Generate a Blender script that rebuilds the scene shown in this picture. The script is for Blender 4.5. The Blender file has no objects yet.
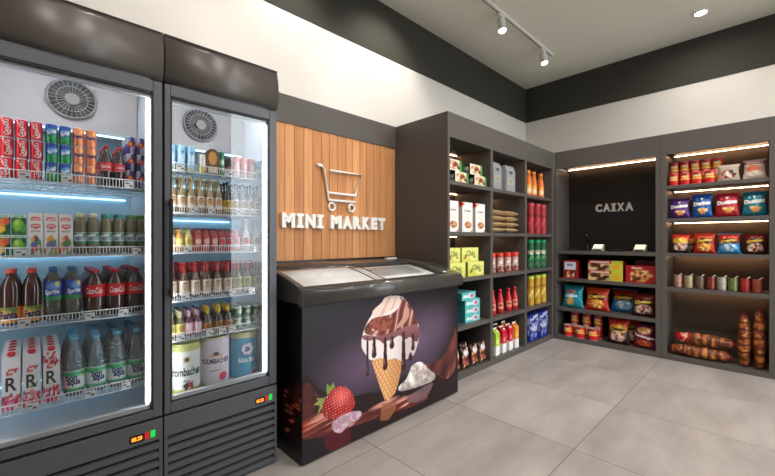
import bpy, bmesh, math, random
import numpy as np
from mathutils import Vector, Matrix
C = bpy.context.scene.collection
PI = math.pi
rnd = random.Random(7)

def lin(c):
    return tuple(((x/255)/12.92 if x/255 <= .04045 else ((x/255+.055)/1.055)**2.4) for x in c)
def S(r, g, b): return lin((r, g, b))
WHITE = S(238,238,236); BLACK = S(18,18,20); RED = S(205,16,28); SILVER = S(190,192,196)

# ------------------------------------------------------------- materials
MATS = {}
def mat(name, col=(.5,.5,.5), rough=.5, metal=0, emit=None, es=0, coat=0, spec=.5, trans=0, ior=1.45):
    if name in MATS: return MATS[name]
    m = bpy.data.materials.new(name); m.use_nodes = True
    b = m.node_tree.nodes['Principled BSDF']
    b.inputs['Base Color'].default_value = (*col, 1)
    b.inputs['Roughness'].default_value = rough
    b.inputs['Metallic'].default_value = metal
    b.inputs['Specular IOR Level'].default_value = spec
    b.inputs['Coat Weight'].default_value = coat
    b.inputs['Transmission Weight'].default_value = trans
    b.inputs['IOR'].default_value = ior
    if emit:
        b.inputs['Emission Color'].default_value = (*emit, 1)
        b.inputs['Emission Strength'].default_value = es
    MATS[name] = m
    return m
def nodes(m):
    nt = m.node_tree; return nt, nt.nodes, nt.links, nt.nodes['Principled BSDF']
def printed(name, rough=.4, metal=0, coat=0, spec=.5):
    m = mat(name, rough=rough, metal=metal, coat=coat, spec=spec)
    nt, N, L, b = nodes(m)
    a = N.new('ShaderNodeAttribute'); a.attribute_name = 'Col'
    L.new(a.outputs['Color'], b.inputs['Base Color'])
    return m
def clear(name, tint, opacity, fres=1.5, body=None, rough=0.0, gl=1.0):
    """thin clear material: see-through tint + fresnel gloss + a little body colour"""
    m = bpy.data.materials.new(name); m.use_nodes = True
    nt = m.node_tree; N = nt.nodes; L = nt.links
    N.remove(N['Principled BSDF']); out = N['Material Output']
    t = N.new('ShaderNodeBsdfTransparent'); t.inputs[0].default_value = (*tint, 1)
    d = N.new('ShaderNodeBsdfDiffuse'); d.inputs[0].default_value = (*(body or tint), 1)
    g = N.new('ShaderNodeBsdfGlossy'); g.inputs['Roughness'].default_value = rough; g.inputs[0].default_value = (gl,gl,gl,1)
    m1 = N.new('ShaderNodeMixShader'); m1.inputs[0].default_value = opacity
    L.new(t.outputs[0], m1.inputs[1]); L.new(d.outputs[0], m1.inputs[2])
    f = N.new('ShaderNodeFresnel'); f.inputs[0].default_value = fres
    m2 = N.new('ShaderNodeMixShader')
    L.new(f.outputs[0], m2.inputs[0]); L.new(m1.outputs[0], m2.inputs[1]); L.new(g.outputs[0], m2.inputs[2])
    L.new(m2.outputs[0], out.inputs[0])
    MATS[name] = m
    return m

# ------------------------------------------------------------- mesh builder
class MB:
    def __init__(s): s.v=[]; s.f=[]; s.m=[]; s.sm=[]; s.mats=[]
    def mi(s, m):
        if m not in s.mats: s.mats.append(m)
        return s.mats.index(m)
    def add(s, vs, fs, m, smooth=False):
        o = len(s.v); s.v += [tuple(p) for p in vs]; k = s.mi(m)
        for f in fs: s.f.append([i+o for i in f]); s.m.append(k); s.sm.append(smooth)
    def box(s, x0,x1,y0,y1,z0,z1,m):
        vs=[(x,y,z) for x in (x0,x1) for y in (y0,y1) for z in (z0,z1)]
        s.add(vs,[(0,1,3,2),(4,6,7,5),(0,4,5,1),(2,3,7,6),(0,2,6,4),(1,5,7,3)],m); return s
    def lathe(s, prof, m, n=20, cx=0, cy=0, cap=True, smooth=True):
        vs=[];fs=[]
        for r,z in prof:
            for k in range(n):
                a=2*PI*k/n; vs.append((cx+r*math.sin(a), cy-r*math.cos(a), z))
        for i in range(len(prof)-1):
            for k in range(n):
                k2=(k+1)%n
                fs.append((i*n+k,i*n+k2,(i+1)*n+k2,(i+1)*n+k))
        if cap:
            if prof[0][0]>1e-5: fs.append(tuple(range(n-1,-1,-1)))
            if prof[-1][0]>1e-5: fs.append(tuple((len(prof)-1)*n+k for k in range(n)))
        s.add(vs,fs,m,smooth); return s
    def tube(s, pts, r, m, n=6, smooth=True, closed=False):
        vs=[];fs=[];P=[Vector(p) for p in pts];L=len(P)
        for i,p in enumerate(P):
            a=P[i-1] if (i>0 or closed) else P[i]; b=P[(i+1)%L] if (i<L-1 or closed) else P[i]
            d=(b-a).normalized(); up=Vector((0,0,1)) if abs(d.z)<.9 else Vector((0,1,0))
            x=d.cross(up).normalized(); y=x.cross(d)
            for k in range(n):
                t=2*PI*k/n+PI/n; vs.append(p+x*r*math.cos(t)+y*r*math.sin(t))
        R=L if closed else L-1
        for i in range(R):
            for k in range(n):
                k2=(k+1)%n; j=(i+1)%L
                fs.append((i*n+k,i*n+k2,j*n+k2,j*n+k))
        if not closed: fs += [tuple(range(n-1,-1,-1)), tuple((L-1)*n+k for k in range(n))]
        s.add(vs,fs,m,smooth); return s
    def prism(s, poly, x0, x1, m, axis='x', smooth=False):
        """poly of 2D points extruded along an axis"""
        n=len(poly)
        def P(a,b,t): return {'x':(t,a,b),'y':(a,t,b),'z':(a,b,t)}[axis]
        vs=[P(a,b,x0) for a,b in poly]+[P(a,b,x1) for a,b in poly]
        fs=[tuple(range(n)),tuple(range(2*n-1,n-1,-1))]
        o=len(s.v); s.add(vs,fs,m,False)
        k=s.mi(m)
        for i in range(n):
            j=(i+1)%n; s.f.append([o+i,o+n+i,o+n+j,o+j]); s.m.append(k); s.sm.append(smooth)
        return s
    def build(s, name, parent=None, bevel=0, loc=None, cols=None, fix=True, seg=2):
        me=bpy.data.meshes.new(name); me.from_pydata(s.v,[],s.f)
        for m in s.mats: me.materials.append(m)
        me.polygons.foreach_set('material_index',s.m); me.polygons.foreach_set('use_smooth',s.sm)
        if bevel or fix:
            bm=bmesh.new(); bm.from_mesh(me)
            bmesh.ops.recalc_face_normals(bm,faces=bm.faces)
            if bevel:
                es=[e for e in bm.edges if len(e.link_faces)==2 and e.calc_face_angle(0)>.6]
                bmesh.ops.bevel(bm,geom=es,offset=bevel,segments=seg,affect='EDGES',profile=.5,clamp_overlap=True)
            bm.to_mesh(me); bm.free()
        me.update()
        return link(name, me, parent, loc)
def link(name, me, parent=None, loc=None):
    o=bpy.data.objects.new(name,me); C.objects.link(o)
    if parent: o.parent=parent
    if loc: o.location=loc
    return o

class PB:
    """painted surfaces: grids with a colour per vertex"""
    def __init__(s): s.v=[]; s.c=[]; s.f=[]; s.n=0; s.sm=[]
    def grid(s, P, A, nu, nv, smooth=True):
        u,v=np.meshgrid(np.linspace(0,1,nu+1),np.linspace(0,1,nv+1))
        X=P(u,v); col=A(u,v) if callable(A) else np.broadcast_to(np.array(A,float),u.shape+(3,))
        s.v.append(np.stack([np.broadcast_to(np.asarray(a,float),u.shape) for a in X],-1).reshape(-1,3)); s.c.append(np.asarray(col).reshape(-1,3))
        i=np.arange(nu); j=np.arange(nv); I,J=np.meshgrid(i,j); a=(J*(nu+1)+I).ravel()+s.n
        s.f.append(np.stack([a,a+1,a+nu+2,a+nu+1],-1)); s.sm += [smooth]*len(a)
        s.n+=(nu+1)*(nv+1); return s
    def build(s, name, m, parent=None, loc=None):
        me=bpy.data.meshes.new(name); V=np.concatenate(s.v); F=np.concatenate(s.f)
        me.from_pydata(V.tolist(),[],F.tolist())
        ca=me.color_attributes.new('Col','FLOAT_COLOR','POINT')
        c=np.ones((len(V),4),np.float32); c[:,:3]=np.concatenate(s.c)
        ca.data.foreach_set('color',c.ravel())
        me.materials.append(m); me.polygons.foreach_set('use_smooth',s.sm); me.update()
        return link(name, me, parent, loc)

class Art:
    def __init__(s,u,v,base,asp=1.0):
        s.u=u; s.v=v; s.a=asp; s.c=np.ones(u.shape+(3,))*np.array(base)
    def fill(s,m,c): s.c=s.c*(1-m[...,None])+np.array(c)*m[...,None]; return s
    def rect(s,u0,u1,v0,v1,c): return s.fill(((s.u>=u0)&(s.u<=u1)&(s.v>=v0)&(s.v<=v1)).astype(float),c)
    def ell(s,cx,cy,rx,ry,c,soft=.15,k=1.0):
        d=np.sqrt(((s.u-cx)/rx)**2+((s.v-cy)/ry)**2); return s.fill(np.clip((1-d)/soft+.5,0,1)*k,c)
    def ring(s,cx,cy,rx,ry,w,c):
        d=np.sqrt(((s.u-cx)/rx)**2+((s.v-cy)/ry)**2); return s.fill((abs(d-1)<w).astype(float),c)
    def poly(s,pts,c,k=1.0):
        ins=np.zeros(s.u.shape,bool); n=len(pts)
        for i in range(n):
            x1,y1=pts[i]; x2,y2=pts[(i+1)%n]
            if y1==y2: continue
            ins ^= ((y1>s.v)!=(y2>s.v)) & (s.u < (x2-x1)*(s.v-y1)/(y2-y1)+x1)
        return s.fill(ins.astype(float)*k,c)
    def grad(s,c0,c1,lo=0,hi=1,ax='v'):
        t=np.clip(((s.v if ax=='v' else s.u)-lo)/(hi-lo),0,1)[...,None]
        s.c=np.array(c0)*(1-t)+np.array(c1)*t; return s
    def blobs(s,n,box,r,cols,seed=1,asp=1.0):
        q=random.Random(seed)
        for i in range(n):
            s.ell(q.uniform(box[0],box[1]),q.uniform(box[2],box[3]),r*q.uniform(.6,1.3),r*asp*q.uniform(.6,1.3),cols[i%len(cols)])
        return s

def vn(x,z,f,seed=0,oct=3):
    out=0;amp=.5
    for o in range(oct):
        X=x*f;Z=z*f;xi=np.floor(X);zi=np.floor(Z);fx=X-xi;fz=Z-zi;fx=fx*fx*(3-2*fx);fz=fz*fz*(3-2*fz)
        h=lambda a,b:(np.sin(a*127.1+b*311.7+seed*74.7+o*19.3)*43758.5453)%1.0
        out=out+amp*((h(xi,zi)*(1-fx)+h(xi+1,zi)*fx)*(1-fz)+(h(xi,zi+1)*(1-fx)+h(xi+1,zi+1)*fx)*fz)
        f=f*2.1;amp*=.5
    return out/(1-.5**oct)
# ------------------------------------------------------------- lettering
_T={}
def text_geo(t, bold=0.0, shear=0.0, space=1.0):
    key=(t,bold,shear,space)
    if key in _T: return _T[key]
    cu=bpy.data.curves.new('lettering','FONT'); cu.body=t; cu.offset=bold; cu.shear=shear; cu.space_character=space
    cu.resolution_u=3; cu.fill_mode='FRONT'; cu.align_x='LEFT'
    o=bpy.data.objects.new('lettering',cu); me=o.to_mesh()
    vs=[(p.co.x,p.co.y) for p in me.vertices]; fs=[tuple(p.vertices) for p in me.polygons]
    o.to_mesh_clear(); bpy.data.objects.remove(o); bpy.data.curves.remove(cu)
    x0=min(p[0] for p in vs);x1=max(p[0] for p in vs);y0=min(p[1] for p in vs);y1=max(p[1] for p in vs)
    # unit box, centred
    vs=[((x-x0)/(x1-x0)-.5,(y-y0)/(y1-y0)-.5) for x,y in vs]
    _T[key]=(vs,fs); return _T[key]
def lettering(t, m, parent, surf, cx, cz, w, h, bold=.02, shear=0, rot=0, arc=0, name='lettering', slant=0, thick=0):
    vs,fs=text_geo(t,bold,shear)
    cr,sr=math.cos(rot),math.sin(rot); out=[]
    for a,b in vs:
        x=a*w; z=b*h+arc*(1-(2*a)**2)+slant*a
        x,z=x*cr-z*sr,x*sr+z*cr
        out.append(surf(cx+x,cz+z))
    mb=MB()
    if thick:
        n=len(out); mb.add(out+[(p[0],p[1]+thick,p[2]) for p in out], [], m)
        edge={}
        for f in fs:
            for i in range(len(f)):
                e=(f[i],f[(i+1)%len(f)]); edge[e]=edge.get(e,0)+1
        mb.add(out+[(p[0],p[1]+thick,p[2]) for p in out], list(fs)+[tuple(i+n for i in reversed(f)) for f in fs]+
               [(e[0],e[1],e[1]+n,e[0]+n) for e in edge if (e[1],e[0]) not in edge], m)
        mb.v=mb.v[2*n:]; mb.f=[[i-2*n for i in f] for f in mb.f]
        return mb.build(name,parent)
    mb.add(out,fs,m)
    return mb.build(name,parent,fix=False)
def cyl(r, e=.0007):
    return lambda x,z: ((r+e)*math.sin(x/r), -(r+e)*math.cos(x/r), z)
def flat(y, e=.0008): return lambda x,z: (x, y-e, z)

# ------------------------------------------------------------- things
def thing(name, label=None, cat=None, loc=(0,0,0), group=None, rz=0):
    o=bpy.data.objects.new(name,None); C.objects.link(o); o.location=loc; o.rotation_euler=(0,0,rz)
    o.empty_display_size=.05
    tag(o,label,cat,group); return o
def tag(o,label=None,cat=None,group=None,kind=None):
    if label: o['label']=label
    if cat: o['category']=cat
    if group: o['group']=group
    if kind: o['kind']=kind
    return o
def kids(o): return [c for c in ALLKIDS.get(o.name,())] if False else list(o.children)
def copy_tree(o, parent=None):
    c=o.copy(); C.objects.link(c)
    if parent: c.parent=parent
    for ch in list(o.children): copy_tree(ch,c)
    return c
def place(protos, spots, cat, group):
    """spots: list of (x,y,z,rz,label[,index of prototype]); the prototype itself is the first copy"""
    if not isinstance(protos,(list,tuple)): protos=[protos]
    used=set()
    for s in spots:
        k=s[5] if len(s)>5 else 0; p=protos[k]
        o=copy_tree(p) if k in used else p
        used.add(k); o.location=(s[0],s[1],s[2]+.0007)
        o.rotation_euler=(s[6] if len(s)>6 else 0,0,s[3]); tag(o,s[4],cat,group)
    return
ORD=['first','second','third','fourth','fifth','sixth','seventh','eighth','ninth','tenth','eleventh','twelfth']
def col_phrase(i,n):
    if n==1: return ''
    if i==0: return ', leftmost'
    if i==n-1: return ', rightmost'
    if n==3: return ', middle column'
    return ', '+ORD[i]+' from the left'
def lev_phrase(i,n):
    if n==1: return ''
    return ', '+('bottom' if i==0 else 'top' if i==n-1 else 'middle')+' layer'
def row_phrase(i,n):
    if n==1: return ''
    return ', front row' if i==0 else ', %s row'%ORD[i]
def array(protos, desc, cat, group, where, xs, y, z, nrow=1, dy=.04, nlev=1, dz=.1, rz=0, kinds=None, off=0, ntot=None):
    sp=[]
    if isinstance(desc,str): desc=[desc]
    for c,x in enumerate(xs):
        k=kinds[c] if kinds else 0
        same=[i for i in range(len(xs)) if (kinds[i] if kinds else 0)==k]
        for r in range(nrow):
            for l in range(nlev):
                L=desc[k]+col_phrase(same.index(c),len(same))+lev_phrase(l,nlev)+row_phrase(r,nrow)+', '+where
                j=.0006*((r*7+l*3+c*5)%5-2)
                sp.append((x+j,y+r*dy,z+l*dz,rz+((c*13+r*7+l*5)%7-3)*.05,L,k))
    place(protos,sp,cat,group)
E_DOWN,E_SPOT,E_SKY,EXPO = 14, 52, 7.0, 0.03
ART = {
'scoop':[(1.623,0.833),(1.689,0.837),(1.777,0.827),(1.828,0.789),(1.881,0.733),(1.924,0.648),(1.961,0.59),(1.957,0.518),(1.931,0.45),(1.892,0.392),(1.828,0.396),(1.777,0.389),(1.718,0.43),(1.651,0.425),(1.578,0.461),(1.508,0.451),(1.474,0.49),(1.44,0.536),(1.427,0.576),(1.44,0.631),(1.474,0.695),(1.516,0.734),(1.525,0.765),(1.596,0.796)],
'coat':[(1.432,0.632),(1.543,0.596),(1.651,0.594),(1.748,0.604),(1.892,0.623),(1.961,0.598),(1.957,0.518),(1.931,0.486),(1.892,0.512),(1.86,0.543),(1.812,0.523),(1.767,0.569),(1.718,0.561),(1.689,0.542),(1.651,0.557),(1.614,0.533),(1.578,0.571),(1.525,0.581),(1.491,0.579),(1.44,0.596)],
'swirlbrown':[(1.757,0.83),(1.828,0.789),(1.881,0.733),(1.924,0.648),(1.953,0.607),(1.892,0.602),(1.748,0.59),(1.614,0.587),(1.44,0.624),(1.474,0.695),(1.578,0.719),(1.67,0.712),(1.748,0.743),(1.777,0.788)],
'swirlpink':[(1.525,0.739),(1.529,0.767),(1.596,0.799),(1.633,0.832),(1.699,0.836),(1.757,0.818),(1.763,0.783),(1.718,0.754),(1.651,0.735),(1.596,0.716),(1.534,0.725)],
'swirllight1':[(1.812,0.784),(1.86,0.722),(1.849,0.666),(1.788,0.626),(1.708,0.611),(1.757,0.651),(1.804,0.687),(1.818,0.734)],
'swirllight2':[(1.614,0.714),(1.543,0.698),(1.508,0.645),(1.529,0.628),(1.578,0.679),(1.642,0.699)],
'choc':[(1.482,0.687),(1.525,0.72),(1.651,0.708),(1.708,0.68),(1.67,0.624),(1.596,0.621),(1.525,0.642)],
'cone':[(1.514,0.447),(1.535,0.461),(1.585,0.454),(1.659,0.452),(1.745,0.428),(1.802,0.404),(1.745,0.248),(1.721,0.199),(1.659,0.167),(1.622,0.184),(1.585,0.27)],
'conerefl':[(1.599,0.163),(1.675,0.151),(1.737,0.138),(1.721,0.087),(1.659,0.041),(1.585,0.06)],
'chunk':[(1.878,0.34),(1.957,0.352),(2.012,0.321),(2.068,0.265),(2.146,0.209),(2.116,0.173),(1.975,0.174),(1.869,0.18),(1.745,0.197),(1.753,0.235),(1.819,0.251),(1.861,0.31)],
'chunkrefl':[(1.802,0.136),(1.975,0.156),(2.13,0.169),(2.068,0.1),(2.012,0.068),(1.886,0.076)],
'sea':[(1.017,0.525),(1.06,0.476),(1.12,0.392),(1.213,0.331),(1.348,0.273),(1.476,0.27),(1.616,0.23),(1.79,0.282),(1.958,0.316),(2.153,0.294),(2.285,0.383),(2.395,0.565),(2.42,0.001),(1.836,0.006),(1.02,0.05)],
'wave':[(1.836,0.289),(1.983,0.32),(2.198,0.294),(2.327,0.411),(2.395,0.558),(2.407,0.247),(2.345,0.162),(2.256,0.138),(2.088,0.251)],
'puddle':[(1.02,0.187),(1.12,0.229),(1.279,0.203),(1.476,0.139),(1.595,0.161),(1.836,0.151),(1.983,0.126),(2.088,0.061),(1.836,0.055),(1.575,0.086),(1.384,0.099),(1.182,0.111),(1.026,0.143)],
'straw':[(1.179,0.334),(1.226,0.366),(1.282,0.364),(1.341,0.328),(1.378,0.264),(1.378,0.21),(1.341,0.187),(1.282,0.194),(1.226,0.184),(1.172,0.214),(1.146,0.25),(1.152,0.298)],
'leaf1':[(1.179,0.404),(1.202,0.378),(1.226,0.398),(1.237,0.363),(1.206,0.347),(1.185,0.327),(1.179,0.362)],
'leaf2':[(1.094,0.31),(1.126,0.322),(1.113,0.34),(1.159,0.327),(1.188,0.332),(1.165,0.288),(1.12,0.247),(1.135,0.294)],
'ice':[(1.21,0.15),(1.226,0.178),(1.268,0.193),(1.356,0.194),(1.441,0.167),(1.417,0.126),(1.326,0.121),(1.29,0.091),(1.24,0.105)],
'strawrefl':[(1.159,0.129),(1.226,0.114),(1.356,0.099),(1.348,0.013),(1.297,-0.002),(1.226,0.005),(1.172,0.041)],
'drips':[(1.479,0.38,0.605,0.01),(1.534,0.488,0.595,0.016),(1.629,0.392,0.577,0.017),(1.689,0.515,0.573,0.017),(1.798,0.352,0.582,0.02),(1.892,0.46,0.558,0.015),(1.866,0.398,0.431,0.017)],
}
def smooth_poly(P,it=2):
    for _ in range(it):
        Q=[]
        for i in range(len(P)):
            a=P[i];b=P[(i+1)%len(P)]
            Q += [(a[0]*.75+b[0]*.25,a[1]*.75+b[1]*.25),(a[0]*.25+b[0]*.75,a[1]*.25+b[1]*.75)]
        P=Q
    return P
for k_ in ('scoop','coat','swirlbrown','swirlpink','swirllight1','swirllight2','choc','sea','wave','puddle','straw','ice','strawrefl','chunkrefl'): ART[k_]=smooth_poly(ART[k_])
ART['chunk']=smooth_poly(ART['chunk'],1)
# ------------------------------------------------------------- materials of the place
anth = mat('anthracite_laminate', S(86,81,78), .5, spec=.35)
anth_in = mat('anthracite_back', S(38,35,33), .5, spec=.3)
steel = mat('fridge_coating', S(80,82,87), .38, metal=.25, spec=.5)
steel_dk = mat('dark_gasket', S(20,20,22), .5)
white_pl = mat('white_liner', S(225,230,234), .35)
wire_m = mat('white_wire', S(235,236,236), .35)
tagm = mat('paper_tag', S(240,240,238), .6)
ink = mat('ink', S(30,30,34), .6)
led_cool = mat('cool_tube', S(235,245,255), .4, emit=S(170,222,255), es=3.5)
led_door = mat('door_tube', S(255,255,255), .4, emit=S(244,248,255), es=14)
led_header_fill = mat('header_fill_tube',(1,1,1),.4,emit=S(244,248,255),es=40)  # for the added fill tube behind the header
led_warm = mat('warm_strip', S(255,235,205), .4, emit=S(255,200,150), es=30)
lens = mat('lamp_lens', (1,1,1), .4, emit=(1,.97,.92), es=30)
white_metal = mat('white_metal', S(225,223,218), .4)
fan_dk = mat('fan_dark', S(38,38,38), .6)
fan_gr = mat('fan_grille', S(142,139,136), .5)
cover_m = mat('evaporator_panel', S(176,170,167), .5)
sign_m = mat('white_acrylic', S(245,243,238), .35)
glass = clear('fridge_glass', (.97,.98,.99), 0.0, 1.6)
lid_glass = clear('lid_glass', (.97,.98,.99), 0.0, 1.2)
dark_glossy = mat('black_plastic', S(24,24,26), .25)

# floor
fl = mat('floor_tiles', S(160,152,145), .3, spec=.4)
nt,N,L,b = nodes(fl)
tc=N.new('ShaderNodeTexCoord'); mp=N.new('ShaderNodeMapping'); L.new(tc.outputs['Object'],mp.inputs[0])
mp.inputs['Location'].default_value=(-1.44+.805*4,-.795+.805*6,0)
sx=N.new('ShaderNodeSeparateXYZ'); L.new(mp.outputs[0],sx.inputs[0])
def M(op,a,b_=None,clampv=False):
    n=N.new('ShaderNodeMath'); n.operation=op; n.use_clamp=clampv
    for i,x in enumerate((a,b_)):
        if x is None: continue
        if isinstance(x,(int,float)): n.inputs[i].default_value=x
        else: L.new(x,n.inputs[i])
    return n.outputs[0]
gs=[]; cell=[]
for ax in ('X','Y'):
    q=M('DIVIDE',sx.outputs[ax],.805); fr=M('FRACT',q); cell.append(M('FLOOR',q))
    e=M('MINIMUM',fr,M('SUBTRACT',1.0,fr)); gs.append(M('LESS_THAN',e,.0022))
grout=M('MAXIMUM',gs[0],gs[1])
cb=N.new('ShaderNodeCombineXYZ'); L.new(cell[0],cb.inputs[0]); L.new(cell[1],cb.inputs[1])
wn=N.new('ShaderNodeTexWhiteNoise'); L.new(cb.outputs[0],wn.inputs['Vector'])
off=N.new('ShaderNodeVectorMath'); off.operation='MULTIPLY_ADD'; off.inputs[1].default_value=(9,9,9)
L.new(wn.outputs['Color'],off.inputs[0]); L.new(tc.outputs['Object'],off.inputs[2])
mp2=N.new('ShaderNodeMapping'); mp2.inputs['Scale'].default_value=(1.1,3.2,1); L.new(off.outputs[0],mp2.inputs[0])
n1=N.new('ShaderNodeTexNoise'); n1.inputs['Scale'].default_value=1.3; n1.inputs['Detail'].default_value=7; n1.inputs['Roughness'].default_value=.62; L.new(mp2.outputs[0],n1.inputs['Vector'])
cr=N.new('ShaderNodeValToRGB'); cr.color_ramp.elements[0].position=.22; cr.color_ramp.elements[1].position=.78
cr.color_ramp.elements[0].color=(*S(128,123,120),1); cr.color_ramp.elements[1].color=(*S(170,164,160),1)
L.new(n1.outputs['Fac'],cr.inputs[0])
mx=N.new('ShaderNodeMix'); mx.data_type='RGBA'; L.new(grout,mx.inputs[0]); L.new(cr.outputs[0],mx.inputs[6]); mx.inputs[7].default_value=(*S(52,49,47),1)
L.new(mx.outputs[2],b.inputs['Base Color'])
rr=N.new('ShaderNodeMapRange'); rr.inputs[3].default_value=.31; rr.inputs[4].default_value=.38; L.new(n1.outputs['Fac'],rr.inputs[0]); L.new(rr.outputs[0],b.inputs['Roughness'])

# wall paint
def paint(name,col,bump=.02):
    m=mat(name,col,.75,spec=.25); nt,N,L,b=nodes(m)
    n=N.new('ShaderNodeTexNoise'); n.inputs['Scale'].default_value=180
    t=N.new('ShaderNodeTexCoord'); L.new(t.outputs['Object'],n.inputs['Vector'])
    bp=N.new('ShaderNodeBump'); bp.inputs['Strength'].default_value=bump; bp.inputs['Distance'].default_value=.002
    L.new(n.outputs['Fac'],bp.inputs['Height']); L.new(bp.outputs[0],b.inputs['Normal'])
    return m
wall_m=paint('wall_paint',S(222,217,210)); ceil_m=paint('ceiling_paint',S(236,232,218)); wall_d=paint('taupe_wall_paint',S(112,106,101)); band_m=paint('dark_band_paint',S(62,60,54))

# wood planks
wood=mat('oak_planks',S(205,150,100),.5,spec=.3); nt,N,L,b=nodes(wood)
tc=N.new('ShaderNodeTexCoord'); sx=N.new('ShaderNodeSeparateXYZ'); L.new(tc.outputs['Object'],sx.inputs[0])
pk=M('FLOOR',M('DIVIDE',sx.outputs['X'],.0788)); wn=N.new('ShaderNodeTexWhiteNoise'); wn.noise_dimensions='1D'; L.new(pk,wn.inputs['W'])
mp=N.new('ShaderNodeMapping'); mp.inputs['Scale'].default_value=(26,26,1.6); 
ad=N.new('ShaderNodeVectorMath'); ad.operation='MULTIPLY_ADD'; ad.inputs[1].default_value=(5,5,5); L.new(wn.outputs['Color'],ad.inputs[0]); L.new(tc.outputs['Object'],ad.inputs[2]); L.new(ad.outputs[0],mp.inputs[0])
n1=N.new('ShaderNodeTexNoise'); n1.inputs['Scale'].default_value=1.4; n1.inputs['Detail'].default_value=6; n1.inputs['Distortion'].default_value=.6; L.new(mp.outputs[0],n1.inputs['Vector'])
sm=M('ADD',M('MULTIPLY',n1.outputs['Fac'],.75),M('MULTIPLY',wn.outputs['Value'],.38))
cr=N.new('ShaderNodeValToRGB'); e=cr.color_ramp.elements; e[0].position=.2; e[0].color=(*S(176,112,66),1); e[1].position=.85; e[1].color=(*S(226,166,112),1)
L.new(sm,cr.inputs[0]); L.new(cr.outputs[0],b.inputs['Base Color'])

# ------------------------------------------------------------- room
YL, XB, YR, XA, H = 2.50, 5.17, -2.5, -1.7, 3.38
def struct(name, mb, **k):
    o=mb.build(name,**k); o['kind']='structure'; return o
struct('floor',MB().box(XA-.1,XB+.1,YR-.1,YL+.1,-.06,0,fl))
struct('ceiling',MB().box(XA-.1,XB+.1,YR-.1,YL+.1,H,H+.08,ceil_m))
struct('wall_left',MB().box(XA-.1,XB+.1,YL,YL+.12,0,H,wall_m))
struct('wall_back',MB().box(XB,XB+.12,YR-.1,YL,0,H,wall_m))
struct('wall_rear',MB().box(XA-.12,XA,YR-.1,YL,0,H,wall_d))
wr=MB(); WX0,WX1,WZ1=2.35,4.75,3.36
wr.box(XA,WX0,YR-.12,YR,0,H,wall_d).box(WX1,XB,YR-.12,YR,0,H,wall_d).box(WX0,WX1,YR-.12,YR,WZ1,H,wall_m)
struct('wall_right',wr)
T=.006
struct('trim_1',MB().box(XA,XB,YL-T,YL,2.894,H,band_m))
struct('trim_2',MB().box(XB-T,XB,YR,YL-T,2.894,H,band_m))
# shop window opposite the fridges
w=thing('window_1'); w['kind']='structure'
f=MB(); fm=mat('window_frame_paint',S(60,60,62),.4)
for x in (WX0+.02,(WX0+WX1)/2,WX1-.02): f.box(x-.02,x+.02,YR-.08,YR-.03,0,WZ1,fm)
for z in (.02,WZ1-.02): f.box(WX0,WX1,YR-.08,YR-.03,z-.02,z+.02,fm)
f.build('window_frame',w)
MB().box(WX0+.04,WX1-.04,YR-.058,YR-.052,.04,WZ1-.04,clear('window_glass',(.97,.98,.98),0,1.45)).build('pane',w)
struct('ground',MB().box(-8,14,-16,YR-.12,-.1,-.03,mat('outside_paving',S(190,188,184),.8)))

# wooden wall panel and the dark beam over it
struct('trim_3',MB().box(.2,2.478,2.476,YL,2.06,2.267,anth))
wp=MB(); x=1.0244-.0788*1
x=.0788*13
while x<2.47:
    wp.box(x+.002,min(x+.0768,2.477),2.484,YL,1.04,2.06,wood); x+=.0788
wp.box(1.0,2.477,2.494,YL-.0005,1.04,2.06,mat('groove',S(60,36,22),.8))
tag(wp.build('wood_wall_panel'),'honey oak plank wall panel behind the ice cream freezer','wall panel')
sg=thing('store_sign','raised white two-word shop lettering with a shopping cart on oak planks','sign',(0,0,0))
sf=lambda x,z:(x,2.452,z)
# block letters in the wide face of the sign, drawn on a unit grid
def slabI(mb,x,z,w,h,y0,y1,m,t):
    mb.box(x-w/2,x+w/2,y0,y1,z-h/2,z-h/2+t,m).box(x-w/2,x+w/2,y0,y1,z+h/2-t,z+h/2,m).box(x-t*.75,x+t*.75,y0,y1,z-h/2+t,z+h/2-t,m)
zc,hh=1.345,.108
def sign_text(s,x0,x1,zc,hh,y,parent,th,m,bold=.035,gap=.14,space=.45,wid=None):
    W={'M':1.1,'I':.62,'N':.95,'A':1.0,'R':.9,'K':.9,'E':.78,'T':.88,'C':.9,'X':.95,' ':space}
    tot=sum(W[c] for c in s)+gap*(len(s)-1); k=(x1-x0)/tot; x=x0
    for c in s:
        w_=W[c]*k
        if c=='I':
            mb=MB(); slabI(mb,x+w_/2,zc,w_,hh,y,y+th,m,hh*.19); mb.build('letter',parent)
        elif c!=' ':
            lettering(c,m,parent,lambda X,Z:(X,y,Z),x+w_/2,zc,w_,hh,bold=bold,thick=th,name='letter')
        x+=w_+gap*k
sign_text('MINI MARKET',1.30,2.325,zc,hh,2.452,sg,.032,sign_m,bold=.07)
ct=MB(); R=.0115; y=2.465
ct.tube([(1.603,y,1.787),(1.645,y,1.787),(1.662,y,1.77),(1.712,y,1.52),(1.99,y,1.52)],R,sign_m,8)
ct.tube([(1.728,y,1.757),(2.043,y,1.757),(1.985,y,1.577),(1.70,y,1.577)],R,sign_m,8)
ct.build('cart_symbol',sg)
for cx in (1.742,1.942):
    ct=MB(); ct.tube([(cx+.03*math.cos(t*PI/10),y,1.468+.03*math.sin(t*PI/10)) for t in range(20)],R*.8,sign_m,6,closed=True); ct.build('cart_wheel',sg)

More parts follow.
